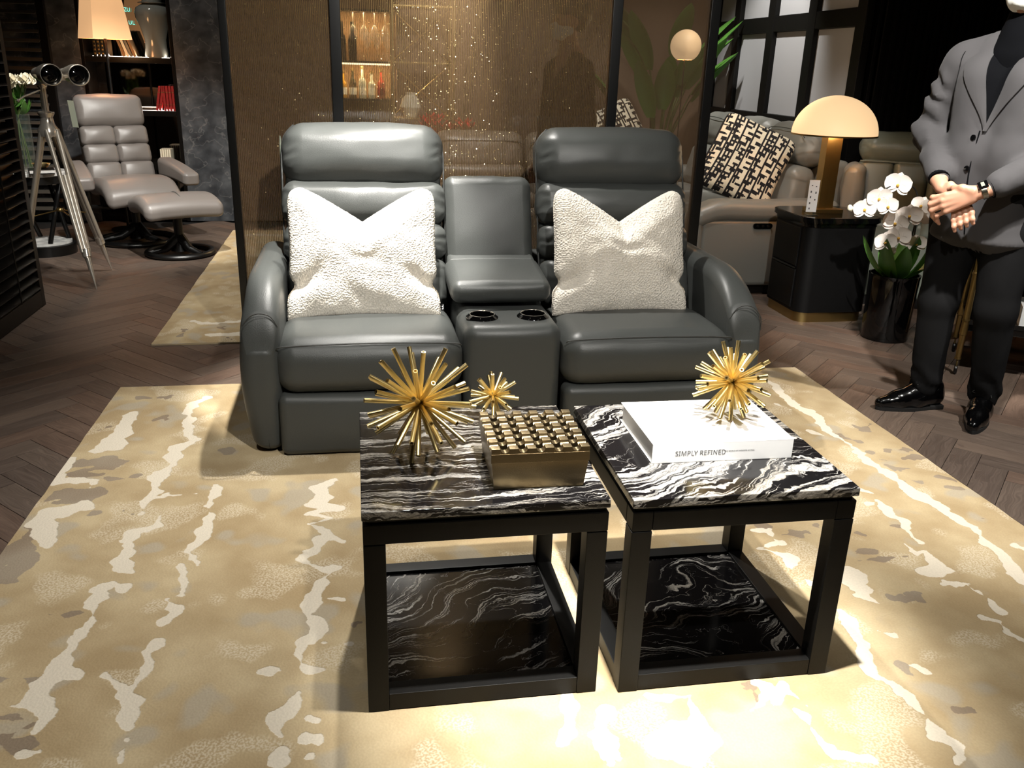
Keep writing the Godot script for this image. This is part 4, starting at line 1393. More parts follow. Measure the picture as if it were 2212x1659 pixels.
	part(fl, "bulb", MB.new().lathe([Vector2(0, -0.03), Vector2(0.02, -0.02), Vector2(0.028, 0.0), Vector2(0.02, 0.02), Vector2(0, 0.03)], 14, T(0, 1.6, 0)), M.led)
	var ol := OmniLight3D.new()
	ol.name = "lamp_light"
	ol.position = Vector3(0, 1.44, 0)
	ol.light_color = Color(1.0, 0.75, 0.5)
	ol.light_energy = 0.16
	ol.omni_range = 9.0
	ol.omni_attenuation = 2.0
	ol.light_size = 0.08
	ol.shadow_enabled = true
	fl.add_child(ol)
	# reclining chair with ottoman
	var ch := thing("reclining_chair", "mauve-grey leather swivel recliner with tufted back and round black base", "armchair", Vector3(-1.70, 0, -7.12), 0.5)
	swivel_base(ch, 0.3, 0.3)
	part(ch, "seat", MB.new().rbox(Vector3(0.54, 0.13, 0.54), 0.055, 5, Vector3i(8, 2, 10), func(p: Vector3):
		var k := (p.z + 0.27) / 0.54
		return p + Vector3(0, 0.03 * sin(k * PI) - 0.05 * smoothstep(0.7, 1.0, k) + 0.02 * (1.0 - pow(p.x / 0.27, 2.0)), 0)), M.mauve, T(0, 0.4, 0.06))
	var lean := Transform3D(Basis(Vector3.RIGHT, -0.3), Vector3(0, 0.42, -0.2))
	for row in [[0.09, 0.17], [0.235, 0.15], [0.375, 0.15]]:
		for sx in [-1.0, 1.0]:
			part(ch, "back_pad", puff(Vector3(0.25, row[1], 0.1), 0.035, Vector3(0, 0, 0.022), Vector3i(6, 5, 2), 4, int(row[0] * 90), 0.004), M.mauve, lean * T(sx * 0.122, row[0], -0.03))
	part(ch, "headrest", puff(Vector3(0.5, 0.24, 0.13), 0.055, Vector3(0.0, 0.008, 0.025), Vector3i(10, 7, 3), 4, 4, 0.004), M.mauve, lean * T(0, 0.565, -0.03))
	part(ch, "back_shell", puff(Vector3(0.48, 0.62, 0.06), 0.03, Vector3(0, 0, 0)), M.mauve, lean * T(0, 0.35, -0.095))
	for sx in [-1.0, 1.0]:
		part(ch, "armrest", MB.new().rbox(Vector3(0.125, 0.14, 0.48), 0.035, 4, Vector3i(3, 2, 8), func(p: Vector3):
			var k := (p.z + 0.23) / 0.46
			return p * Vector3(1, 1.15 - 0.45 * k, 1) + Vector3(sx * 0.05 * k, -0.05 * k * k, 0)), M.mauve, T(sx * 0.33, 0.53, 0.0))
		part(ch, "arm_post", MB.new().tube([Vector3(sx * 0.33, 0.53, 0.05), Vector3(sx * 0.33, 0.3, 0.03), Vector3(sx * 0.15, 0.27, 0.0)], 0.018, 8), M.black_metal)
	part(ch, "swing_tag", MB.new().box(Vector3.ZERO, Vector3(0.05, 0.2, 0.003), 0.0006), M.lcd, lean * TR(-0.275, 0.53, 0.03, 0, 0.4))
	var ot := thing("ottoman", "mauve-grey leather ottoman on a round black base in front of the recliner", "ottoman", Vector3(-1.30, 0, -6.62), 0.5)
	swivel_base(ot, 0.25, 0.26)
	part(ot, "cushion", MB.new().rbox(Vector3(0.56, 0.12, 0.44), 0.05, 5, Vector3i(10, 2, 8), func(p: Vector3):
		var k := (p.z + 0.22) / 0.44
		return p + Vector3(0, 0.06 * sin(k * 2.6) - 0.045 * k + 0.012 * (1.0 - pow(p.x / 0.28, 2.0)), 0)), M.mauve, T(0, 0.34, 0.0))
	part(ot, "seam", seam_tube([Vector3(0, 0.39, -0.22), Vector3(0, 0.43, -0.12), Vector3(0, 0.453, 0.02), Vector3(0, 0.415, 0.15), Vector3(0, 0.36, 0.205)], 0.003), M.stitch)

func swivel_base(o: Node3D, r: float, h: float) -> void:
	part(o, "base_ring", MB.new().grid(48, 10, func(u, v):
		var a: float = v * TAU
		return Vector3(sin(u * TAU) * (r - 0.028 + cos(a) * 0.028), 0.021 + sin(a) * 0.02, cos(u * TAU) * (r - 0.028 + cos(a) * 0.028)), true), M.black_metal)
	for i in 3:
		var an := TAU * i / 3.0 + 0.4
		part(o, "base_spoke", MB.new().tube([Vector3(0, 0.13, 0), Vector3(sin(an) * r * 0.4, 0.05, cos(an) * r * 0.4), Vector3(sin(an) * (r - 0.03), 0.025, cos(an) * (r - 0.03))], [0.04, 0.03, 0.02], 8), M.black_metal)
	part(o, "column", MB.new().lathe([Vector2(0.065, 0.03), Vector2(0.04, 0.1), Vector2(0.032, 0.16), Vector2(0.032, h), Vector2(0.1, h + 0.02), Vector2(0.1, h + 0.035), Vector2(0, h + 0.035)], 20), M.black_metal)

# ------------------------------------------------------------------ bookcase niche in the stone wall
func book_niche() -> void:
	var o := thing("bookcase", "dark bookcase with mirrored back set into the stone wall", "bookcase", Vector3(-1.835, 0, -8.2))
	for x in [-0.35, 0.35]:
		part(o, "side", MB.new().box(Vector3(0, 1.25, 0), Vector3(0.03, 2.5, 0.3), 0.003), M.louvre, T(x, 0, 0))
	part(o, "mirror_back", MB.new().box(Vector3(0, 1.25, 0), Vector3(0.67, 2.48, 0.012), 0.001), M.mirror, T(0, 0, -0.144), "dark tinted mirror")
	for y in [0.03, 0.46, 0.905, 1.325, 1.95, 2.35]:
		var sh := part(o, "shelf", MB.new().box(Vector3.ZERO, Vector3(0.67, 0.045, 0.27), 0.003), M.louvre, T(0, y, 0.012))
		if y > 0.8 and y < 1.6:
			part(sh, "led_strip", MB.new().box(Vector3.ZERO, Vector3(0.6, 0.004, 0.012), 0.001), M.led_white, T(0.02, 0.025, 0.115))
	for y in [0.928, 1.348]:
		var al := AreaLight3D.new()
		al.name = "led_light"
		al.area_size = Vector2(0.6, 0.02)
		al.light_energy = 0.35
		al.light_color = Color(1.0, 0.93, 0.85)
		al.shadow_enabled = true
		o.add_child(al)
		al.transform = Transform3D(Basis(Vector3.RIGHT, PI / 2 + 0.5), Vector3(0.02, y + 0.006, 0.112))
	# ginger jar
	var j := thing("ginger_jar", "tall grey-green lidded ginger jar on the bookcase shelf", "jar", Vector3(-1.625, 1.348, -8.15))
	part(j, "jar_body", MB.new().lathe([Vector2(0, 0), Vector2(0.0971, 0), Vector2(0.0994, 0.011), Vector2(0.0866, 0.077), Vector2(0.0842, 0.143), Vector2(0.1111, 0.242), Vector2(0.1381, 0.308), Vector2(0.1427, 0.3465), Vector2(0.1287, 0.385), Vector2(0.0877, 0.4092), Vector2(0.0725, 0.418)], 40, Transform3D.IDENTITY, 0.4), M.celadon)
	part(j, "lid", MB.new().lathe([Vector2(0.0702, 0.4158), Vector2(0.1076, 0.418), Vector2(0.11, 0.4246), Vector2(0.0772, 0.4312), Vector2(0.0772, 0.473), Vector2(0.0643, 0.495), Vector2(0.0234, 0.5038), Vector2(0.0187, 0.5225), Vector2(0, 0.528)], 36, Transform3D.IDENTITY, 0.5), M.celadon)
	# leaning and standing volumes on the upper shelf, red and cream ones lower down
	var rng := RandomNumberGenerator.new()
	rng.seed = 12
	var bm := func(h: float, w: float, d: float) -> Array:
		return [MB.new().box(Vector3(-w * 0.42, h * 0.5, 0), Vector3(w * 0.1, h, d), 0.001).box(Vector3(w * 0.42, h * 0.5, 0), Vector3(w * 0.1, h, d), 0.001).box(Vector3(0, h * 0.5, d * 0.5 - 0.002), Vector3(w * 0.9, h, 0.004), 0.001).mesh(), MB.new().box(Vector3(0, h * 0.5, -0.004), Vector3(w * 0.72, h * 0.95, d * 0.92), 0.001).mesh()]
	var stack := [
		["black_book", "black book with gold spine dots standing under the floor lamp shade", -2.09, 1.348, 0.16, 0.026, 4, 0.0, M.black_metal],
		["leaning_book", "tall brown or cream book leaning against the ginger jar", -1.865, 1.348, 0.22, 0.022, 4, 0.32, M.kraft],
		["red_book", "red bound book with gold bands on the lower bookcase shelf", -1.655, 0.928, 0.2, 0.02, 6, 0.0, M.red_cover],
		["cream_book", "slim cream book standing on the low bookcase shelf", -1.66, 0.483, 0.13, 0.014, 5, 0.0, M.rose],
	]
	for s in stack:
		var pair: Array = bm.call(s[4], s[5], 0.14)
		for i in s[6]:
			var tilt: float = s[7]
			if s[0] == "red_book" and i < 2:
				tilt = -0.2
			var lab: String = s[1]
			if s[0] == "red_book" and i < 2:
				lab = "red bound book with gold bands tilted against the upright red ones"
			elif s[0] == "leaning_book":
				lab = ["brown book at the foot of the leaning row by the ginger jar", "cream book leaning between brown and black ones by the ginger jar", "black book leaning beside the cream one by the ginger jar", "brown book leaning closest to the ginger jar"][i]
			var bk := thing(s[0], lab, "book", Vector3(s[2] + i * (s[5] + 0.004) / cos(tilt) + (0.02 if s[0] == "red_book" and i >= 2 else 0.0), s[3] + s[5] * 0.5 * absf(sin(tilt)), -8.13), 0.0, s[1])
			bk.rotation.z = tilt
			part(bk, "cover", pair[0], [M.kraft, M.rose, M.black_metal, M.kraft][i % 4] if s[0] == "leaning_book" else s[8])
			part(bk, "page_block", pair[1], M.pages)
			if s[0] == "black_book":
				var dots := MB.new()
				for k in 5:
					dots.lathe([Vector2(0, 0.001), Vector2(0.008, 0.0), Vector2(0.008, -0.001)], 10, Transform3D(Basis(Vector3.RIGHT, PI / 2), Vector3(0, 0.02 + k * 0.03, 0.0705)))
				part(bk, "spine_dots", dots, M.satin_brass)
			elif s[0] == "red_book":
				part(bk, "spine_bands", MB.new().box(Vector3(0, 0.05, 0.0705), Vector3(0.018, 0.004, 0.001), 0.0002).box(Vector3(0, 0.15, 0.0705), Vector3(0.018, 0.004, 0.001), 0.0002), M.satin_brass)
	var sg := thing("neon_reflection", "tiny blue-green glowing letters standing in for a reflection at the bookcase back", "sign", Vector3(-1.86, 1.62, -8.31))  # glow added in place of a reflection, no real sign here
	lettering(sg, "ZU", 0.032, M.neon, T(0.0, 0.1, 0))
	lettering(sg, "UL", 0.032, M.neon, T(0.025, 0.0, 0))

# ------------------------------------------------------------------ lounge seen through the glass
func bottle_profile(r: float, h: float) -> Array:
	return [Vector2(0, 0), Vector2(r, 0.002), Vector2(r, h * 0.55), Vector2(r * 0.8, h * 0.63), Vector2(r * 0.34, h * 0.72), Vector2(r * 0.32, h * 0.96), Vector2(r * 0.4, h * 0.97), Vector2(r * 0.4, h), Vector2(0, h)]

func behind_screen() -> void:
	# bar niche with lit shelf
	var bar := thing("bar_shelf", "lit bar shelves set in the far wall behind the glass", "shelf", Vector3(0.095, 0, -8.2))
	part(bar, "back_panel", MB.new().box(Vector3(0, 1.9, -0.17), Vector3(0.53, 2.08, 0.02), 0.002), M.kraft)
	for y in [0.87, 1.055, 1.365, 1.78]:
		part(bar, "shelf", MB.new().box(Vector3.ZERO, Vector3(0.526, 0.02, 0.27), 0.002), M.louvre, T(0, y, -0.02))
	part(bar, "led_strip", MB.new().box(Vector3.ZERO, Vector3(0.5, 0.014, 0.01), 0.002), M.led, T(0, 1.35, 0.118))
	for y in [1.34, 1.76]:
		var al := AreaLight3D.new()
		al.name = "led_light"
		al.area_size = Vector2(0.5, 0.02)
		al.light_energy = 1.0
		al.light_color = Color(1.0, 0.85, 0.62)
		al.shadow_enabled = true
		bar.add_child(al)
		al.transform = Transform3D(Basis(Vector3.RIGHT, -PI / 2 + 0.35), Vector3(0, y, 0.1))
	var hues := [Color(0.75, 0.55, 0.12), Color(0.12, 0.14, 0.1), Color(0.7, 0.72, 0.66), Color(0.66, 0.68, 0.62), Color(0.6, 0.2, 0.15)]
	var words := ["amber", "dark green", "clear squat", "clear tall", "red-labelled"]
	for i in 5:
		var x := -0.1 + i * 0.082
		var m := glass(hues[i], 0.55, 0.08)
		var b := thing("bar_bottle", words[i] + " spirit bottle under the lit strip of the bar shelf", "bottle", Vector3(x, 1.065, -8.14), 0.0, "bottles in the bar")
		part(b, "bottle_body", MB.new().lathe(bottle_profile(0.033, 0.21 + 0.02 * (i % 3)), 20), m)
		part(b, "paper_label", MB.new().lathe([Vector2(0.0337, 0.03), Vector2(0.0337, 0.09)], 20), M.red_cover if i == 4 else M.rose)
		part(b, "cap", MB.new().lathe([Vector2(0.014, 0.0), Vector2(0.014, 0.022), Vector2(0, 0.022)], 12, T(0, 0.205 + 0.02 * (i % 3), 0)), M.satin_brass)
	for i in 2:
		var b := thing("wine_bottle", "dark wine bottle standing above the lit strip of the bar shelf", "bottle", Vector3(-0.1 + i * 0.09, 1.375, -8.16), 0.0, "dark wine bottles in the bar")
		part(b, "bottle_body", MB.new().lathe(bottle_profile(0.037, 0.31), 20), M.black_gloss)
		part(b, "foil_capsule", MB.new().lathe([Vector2(0.0155, 0.23), Vector2(0.0155, 0.312), Vector2(0, 0.312)], 12), M.louvre)
	var gp := [Vector2(0.0, 0.004), Vector2(0.034, 0.0), Vector2(0.034, 0.003), Vector2(0.006, 0.01), Vector2(0.004, 0.09), Vector2(0.012, 0.105), Vector2(0.034, 0.14), Vector2(0.038, 0.17), Vector2(0.03, 0.23), Vector2(0.028, 0.23), Vector2(0.036, 0.17), Vector2(0.032, 0.14), Vector2(0.008, 0.108)]
	var gm := MB.new().lathe(gp, 24).mesh()
	var wine_glass := glass(Color(0.95, 0.93, 0.88), 0.05)
	for i in 3:
		solo("wine_glass", gm, wine_glass, "stemmed wine glass standing above the lit strip of the bar", "glass", Vector3(0.115 + i * 0.085, 1.375, -8.13), 0.0, "standing wine glasses in the bar")
	for i in 4:
		var h := solo("hanging_glass", gm, wine_glass, "stemmed wine glass hung upside down above the bar shelf", "glass", Vector3(0.0 + i * 0.09, 1.77, -8.12), 0.0, "hanging wine glasses in the bar")
		h.rotation.z = PI
	# gold étagère with red flowers
	var et := thing("gold_etagere", "gold metal shelf stand with crossed side bars behind the glass", "shelf", Vector3(0.56, 0, -7.75))
	for x in [-0.25, 0.25]:
		for z in [-0.15, 0.15]:
			part(et, "post", MB.new().tube([Vector3(x, 0, z), Vector3(x, 2.1, z)], 0.011, 8), M.brass)
	for y in [0.4, 0.93, 1.37, 1.8]:
		part(et, "shelf", MB.new().box(Vector3.ZERO, Vector3(0.5, 0.014, 0.3), 0.002), M.satin_brass, T(0, y, 0))
	for y in [0.93, 1.37, 1.8]:
		for s in [-1.0, 1.0]:
			part(et, "cross_bar", MB.new().tube([Vector3(-0.25 * s, y, -0.15), Vector3(0.25 * s, y + 0.43 if y < 1.8 else 2.1, -0.15)], 0.007, 6), M.brass)
	var pz := thing("red_poinsettia", "red poinsettia in a pot behind the taupe sofa", "plant", Vector3(0.74, 0.0142, -7.35))
	part(pz, "pot", MB.new().lathe([Vector2(0, 0), Vector2(0.11, 0), Vector2(0.13, 0.66), Vector2(0.12, 0.66), Vector2(0, 0.63)], 28), M.black_gloss)
	var rng := RandomNumberGenerator.new()
	rng.seed = 31
	for i in 16:
		var c := Vector3(rng.randf_range(-0.2, 0.2), 0.84 + rng.randf_range(-0.04, 0.09), rng.randf_range(-0.1, 0.12))
		var fl := MB.new()
		for k in 6:
			fl.raw_merge(petal_mesh(0.095, 0.05, 0.2, -0.02, 3, 5), Transform3D(Basis(Vector3.UP, k * TAU / 6 + i) * Basis(Vector3.RIGHT, 1.15), c))
		part(pz, "bract", fl, M.red_petal)
		part(pz, "stalk", MB.new().tube([Vector3(c.x * 0.2, 0.62, c.z * 0.2), c], 0.005, 5), M.stem)
	var vz := solo("white_vase", MB.new().lathe([Vector2(0, 0), Vector2(0.05, 0), Vector2(0.09, 0.08), Vector2(0.07, 0.15), Vector2(0.04, 0.18), Vector2(0.045, 0.2), Vector2(0.0, 0.19)], 28), M.rose, "round white vase on the gold shelf stand", "vase", Vector3(0.46, 0.937, -7.75))
	vz.name = "white_vase"
	# taupe sofa facing the glass
	var ts := thing("taupe_sofa", "taupe leather three-seat sofa seen through the glass screen", "sofa", Vector3(0.93, 0.0142, -6.75))
	part(ts, "base", puff(Vector3(2.16, 0.36, 0.92), 0.05, Vector3(0, 0, 0)), M.taupe, T(0, 0.22, 0.14))
	for i in 3:
		var x := -0.7 + i * 0.7
		part(ts, "seat", puff(Vector3(0.69, 0.15, 0.66), 0.06, Vector3(0, 0.02, 0.01)), M.taupe, T(x, 0.43, 0.24))
		part(ts, "back_cushion", puff(Vector3(0.69, 0.3, 0.2), 0.085, Vector3(0.0, 0.006, 0.03), Vector3i(10, 5, 3), 5, 3 + i, 0.006), M.taupe, TR(x, 0.73, -0.1, -0.2))
		part(ts, "lumbar_roll", puff(Vector3(0.68, 0.12, 0.14), 0.055, Vector3(0, 0, 0.01)), M.taupe, TR(x, 0.585, -0.015, -0.2))
		part(ts, "seam", seam_tube([Vector3(-0.325, -0.03, 0.0), Vector3(-0.27, 0.0, 0.0), Vector3(0.0, 0.005, 0.012), Vector3(0.27, 0.0, 0.0), Vector3(0.325, -0.03, 0.0)], 0.004), M.seam, T(x, 0.815, 0.0))
	for sx in [-1.0, 1.0]:
		part(ts, "arm", puff(Vector3(0.14, 0.5, 0.92), 0.06, Vector3(0.01, 0, 0)), M.taupe, T(sx * 1.08, 0.3, 0.14))
	part(ts, "back_frame", puff(Vector3(2.12, 0.55, 0.16), 0.06, Vector3(0, 0, 0)), M.taupe, TR(0, 0.52, -0.24, -0.1))
	var fz := [[1.58, 0.84, -6.6, -0.3, 0.1, 0.15, 0.48], [1.88, 0.88, -6.43, -0.3, -0.2, 0.5, 0.5]]
	var words2 := ["black and cream fret cushion half hidden behind its twin on the taupe sofa", "tilted black and cream fret cushion leaning in the corner of the taupe sofa"]
	for i in 2:
		var q: Array = fz[i]
		var c := solo("fret_cushion", cushion_mesh(q[6], q[6], 0.08, 0.0, 20 + i, 0.0, 36), M.fret, words2[i], "cushion", Vector3(q[0], q[1], q[2]))
		c.rotation = Vector3(q[3], q[4], q[5])
	var cc := solo("cream_cushion", cushion_mesh(0.5, 0.5, 0.09, 0.1, 25, 0.0, 40), M.cream_cloth, "plain cream cushion with a chopped top on the taupe sofa", "cushion", Vector3(1.8, 0.74, -6.22))
	cc.rotation = Vector3(-0.3, -0.15, -0.1)
	# globe lamp on a thin pole
	var gl := thing("globe_lamp", "glowing globe floor lamp on a thin pole behind the glass", "lamp", Vector3(2.03, 0.0142, -5.5))
	part(gl, "base", MB.new().lathe([Vector2(0, 0), Vector2(0.12, 0), Vector2(0.12, 0.012), Vector2(0, 0.02)], 28), M.satin_brass)
	part(gl, "pole", MB.new().tube([Vector3(0, 0.01, 0), Vector3(0, 1.43, 0)], 0.004, 8), M.black_metal)
	var ball := [Vector2(0.045, -0.082)]
	for i in 15:
		var a := -1.0 + (PI * 0.5 + 1.0) * i / 14.0
		ball.append(Vector2(cos(a) * 0.095, sin(a) * 0.095))
	part(gl, "lamp_globe", MB.new().lathe(ball, 36, T(0, 1.505, 0), 0.2), M.opal, Transform3D.IDENTITY, "lit opal globe")
	add_bulb(gl, Vector3(0, 1.505, 0), 0.2, 0.07)
	# big-leaved plant in the corner
	var pl := thing("leafy_plant", "tall broad-leaved green plant in a black pot beyond the glass", "plant", Vector3(2.64, 0, -7.62))
	part(pl, "pot", MB.new().lathe([Vector2(0, 0), Vector2(0.15, 0), Vector2(0.18, 0.42), Vector2(0.165, 0.42), Vector2(0, 0.38)], 32), M.black_gloss)
	for i in 20:
		var an := i * 2.4
		var reach := rng.randf_range(0.1, 0.42)
		var hgt := rng.randf_range(0.95, 1.55)
		var ell := rng.randf_range(0.42, 0.6)
		var tip := Vector3(sin(an) * reach, hgt, absf(cos(an)) * reach * 0.7)
		var stalk := part(pl, "leaf_stalk", MB.new().tube([Vector3(sin(an) * 0.04, 0.38, cos(an) * 0.04), Vector3(tip.x * 0.45, hgt * 0.75, tip.z * 0.45), tip], [0.011, 0.008, 0.005], 6), M.stem)
		part(stalk, "leaf", petal_mesh(ell, 0.17, 0.22, 0.16, 6, 12), M.leaf, Transform3D(Basis(Vector3.UP, atan2(tip.x, tip.z)) * Basis(Vector3.RIGHT, 0.25 + reach * 0.7), tip))

func add_bulb(o: Node3D, at: Vector3, e: float, size: float) -> void:
	var l := OmniLight3D.new()
	l.name = "lamp_light"
	l.position = at
	l.light_color = Color(1.0, 0.85, 0.66)
	l.light_energy = e
	l.omni_range = 9.0
	l.omni_attenuation = 2.0
	l.light_size = size
	l.shadow_enabled = true
	o.add_child(l)

# ------------------------------------------------------------------ right: grey sofa, nightstand and lamp, orchid, cart
func round_rect(w: float, d: float, r: float, n := 8) -> PackedVector2Array:
	var p := PackedVector2Array()
	for c in [[1, 1, 0.0], [-1, 1, PI / 2], [-1, -1, PI], [1, -1, PI * 1.5]]:
		for i in n + 1:
			var a: float = c[2] + PI / 2 * i / n
			p.append(Vector2(c[0] * (w * 0.5 - r) + cos(a) * r, c[1] * (d * 0.5 - r) + sin(a) * r))
	return p

func prism(w: float, d: float, r: float, y0: float, y1: float, mb: MB = null) -> MB:
	if mb == null:
		mb = MB.new()
	return mb.extrude(round_rect(w, d, r), y1 - y0, Transform3D(Basis(Vector3.RIGHT, -PI / 2), Vector3(0, (y0 + y1) * 0.5, 0)), 0.8)

func right_side() -> void:
	var s := thing("grey_sofa", "pale grey leather recliner sofa along the black framed panes", "sofa", Vector3(2.62, 0, -6.3), -PI / 2)
	part(s, "plinth", MB.new().box(Vector3.ZERO, Vector3(2.1, 0.06, 0.9), 0.004), M.black_metal, T(0, 0.032, -0.03))
	for i in 3:
		var x := -0.62 + i * 0.62
		part(s, "seat", puff(Vector3(0.61, 0.2, 0.72), 0.06, Vector3(0, 0.02, 0.012), Vector3i(8, 3, 8), 4, i + 2, 0.004), M.grey_leather, T(x, 0.38, 0.12))
		part(s, "seat_front", puff(Vector3(0.61, 0.24, 0.1), 0.04, Vector3(0, 0, 0.01)), M.grey_leather, T(x, 0.18, 0.43))
		part(s, "back_cushion", puff(Vector3(0.61, 0.36, 0.2), 0.08, Vector3(0.004, 0, 0.035), Vector3i(8, 6, 3), 5, i + 5, 0.008), M.grey_leather, TR(x, 0.63, -0.24, -0.25))
		part(s, "headrest", puff(Vector3(0.6, 0.26, 0.2), 0.09, Vector3(0.0, 0.012, 0.025), Vector3i(8, 6, 3), 5, i + 9, 0.008), M.grey_leather, TR(x, 0.93, -0.33, -0.2))
		part(s, "headrest_seam", seam_tube([Vector3(-0.28, 0.02, 0.0), Vector3(-0.2, 0.055, 0.01), Vector3(0, 0.065, 0.014), Vector3(0.2, 0.055, 0.01), Vector3(0.28, 0.02, 0.0)], 0.003), M.seam, T(x, 0.97, -0.235))
	for sx in [-1.0, 1.0]:
		part(s, "arm_side", puff(Vector3(0.13, 0.43, 0.96), 0.03, Vector3(0.006, 0, 0), Vector3i(2, 4, 6), 4, 3), M.grey_leather, T(sx * 1.03, 0.275, 0.0))
		part(s, "arm_pad", MB.new().rbox(Vector3(0.2, 0.13, 1.0), 0.055, 5, Vector3i(4, 2, 10), func(p: Vector3):
			var k := (p.z + 0.5) / 1.0
			return p + Vector3(0, -0.055 * smoothstep(0.8, 1.0, k) + 0.012 * sin(k * 9.0) * 0.4, 0)), M.grey_leather, T(sx * 1.01, 0.545, 0.04))
		part(s, "arm_front", puff(Vector3(0.16, 0.42, 0.06), 0.028, Vector3(0, 0, 0.01)), M.grey_leather, T(sx * 1.02, 0.28, 0.5))
	part(s, "back_frame", puff(Vector3(2.06, 0.78, 0.16), 0.05, Vector3(0, 0, 0)), M.grey_leather, TR(0, 0.47, -0.43, -0.06))
	var sw := part(s, "control_panel", MB.new().extrude(round_rect(0.13, 0.034, 0.016), 0.008, Transform3D(Basis(Vector3.UP, PI / 2), Vector3.ZERO)), M.black_gloss, T(1.103, 0.455, 0.075), "black recline switch plate")
	for k in 3:
		part(sw, "button", MB.new().lathe([Vector2(0.0, 0.006), Vector2(0.009, 0.005), Vector2(0.009, 0.0)], 14, Transform3D(Basis(Vector3.BACK, -PI / 2), Vector3(0.004, 0, -0.036 + k * 0.036))), M.black_metal)
	var fc := solo("fret_cushion", cushion_mesh(0.54, 0.54, 0.085, 0.0, 41, 0.0, 48), M.fret, "large black and cream fret cushion propped behind the grey sofa arm", "cushion", Vector3(2.52, 0.82, -5.52))
	fc.rotation = Vector3(-0.35, -0.25, -0.42)
	# green-grey recliner half hidden behind the nightstand
	var g := thing("green_recliner", "greenish grey leather recliner half hidden behind the nightstand and orchid", "armchair", Vector3(3.3, 0, -4.95), -0.45)
	part(g, "body", puff(Vector3(0.6, 0.5, 0.34), 0.05, Vector3(0, 0, 0.01)), M.green_leather, T(0.06, 0.3, -0.08))
	for i in 3:
		part(g, "back_panel", puff(Vector3(0.2, 0.46, 0.15), 0.035, Vector3(0, 0.0, 0.012), Vector3i(4, 8, 2), 4, i), M.green_leather, TR(-0.16 + i * 0.2, 0.66, -0.02 + 0.02 * i, -0.12))
	part(g, "headrest", puff(Vector3(0.6, 0.19, 0.24), 0.085, Vector3(0.0, 0.008, 0.02), Vector3i(8, 5, 4), 5, 5, 0.008), M.green_leather, TR(0.04, 0.955, -0.12, -0.1))
	part(g, "headrest_seam", seam_tube([Vector3(-0.24, 0.0, 0.0), Vector3(0, 0.01, 0.012), Vector3(0.26, 0.0, 0.0)], 0.003), M.seam, T(0.04, 0.985, -0.008))
	part(g, "top_piping", seam_tube([Vector3(-0.26, 0.01, 0.03), Vector3(0, 0.012, 0.035), Vector3(0.32, 0.0, 0.07)], 0.006), M.green_leather, T(0.0, 0.875, 0.0))
	part(g, "side_wing", puff(Vector3(0.14, 0.62, 0.3), 0.06, Vector3(0.01, 0, 0), Vector3i(3, 8, 4), 4, 7, 0.012), M.green_leather, TR(0.4, 0.52, 0.06, 0, 0, -0.04))
	part(g, "side_wing", puff(Vector3(0.12, 0.5, 0.24), 0.055, Vector3(0.01, 0, 0), Vector3i(3, 8, 4), 4, 8, 0.012), M.grey_leather, TR(-0.27, 0.62, 0.02, 0, 0, 0.06))
	part(g, "plinth", MB.new().box(Vector3.ZERO, Vector3(0.56, 0.06, 0.3), 0.004), M.black_metal, T(0.06, 0.032, -0.08))
	var fc2 := solo("fret_cushion", cushion_mesh(0.42, 0.42, 0.07, 0.0, 43, 0.0, 30), M.fret, "black and cream fret cushion showing between the recliner and the standing man", "cushion", Vector3(3.5, 0.76, -4.5))
	fc2.rotation = Vector3(-0.2, -0.9, 0.2)
	# nightstand
	var n := thing("nightstand", "black rounded nightstand with a brass plinth carrying the dome lamp", "nightstand", Vector3(2.73, 0, -4.77))
	part(n, "plinth", prism(0.43, 0.43, 0.07, 0.0, 0.06), M.satin_brass, Transform3D.IDENTITY, "satin brass base band")
	part(n, "body", prism(0.45, 0.45, 0.075, 0.06, 0.56), M.black_panel)
	for y in [0.19, 0.435]:
		part(n, "drawer", puff(Vector3(0.012, 0.225, 0.3), 0.004, Vector3(0.004, 0, 0), Vector3i(1, 3, 4), 2), M.black_panel, T(-0.228, y, 0))
	part(n, "drawer_rail", MB.new().box(Vector3.ZERO, Vector3(0.012, 0.012, 0.3), 0.002), M.black_gloss, T(-0.229, 0.313, 0))
	part(n, "top_moulding", prism(0.46, 0.46, 0.08, 0.56, 0.585), M.black_gloss)
	part(n, "top", prism(0.49, 0.49, 0.09, 0.585, 0.61, prism(0.475, 0.475, 0.085, 0.58, 0.613)), M.black_gloss)
	var l := thing("dome_lamp", "mushroom table lamp with a glowing white dome and brass stem", "lamp", Vector3(2.70, 0.613, -4.77))
	part(l, "base", MB.new().box(Vector3(0, 0.0125, 0), Vector3(0.19, 0.025, 0.13), 0.0015), M.satin_brass)
	part(l, "stem", MB.new().box(Vector3(-0.026, 0.24, 0), Vector3(0.05, 0.44, 0.07), 0.0015).box(Vector3(0.03, 0.24, -0.012), Vector3(0.05, 0.44, 0.05), 0.0015), M.satin_brass)
	var dome := []
	for i in 17:
		var a := PI * 0.5 * i / 16.0
		dome.append(Vector2(cos(a) * 0.237, 0.443 + sin(a) * 0.212))
	part(l, "lamp_dome", MB.new().lathe(dome, 48, Transform3D.IDENTITY, 0.2), M.opal, Transform3D.IDENTITY, "lit opal glass dome")
	part(l, "rim", MB.new().lathe([Vector2(0.226, 0.437), Vector2(0.239, 0.437), Vector2(0.2395, 0.445), Vector2(0.237, 0.446)], 48), M.satin_brass)
	add_bulb(l, Vector3(0.0, 0.47, 0.06), 0.14, 0.09)
	var card := thing("price_card", "small upright white price card in a clear holder beside the lamp base", "card", Vector3(2.575, 0.613, -4.68), -0.15)
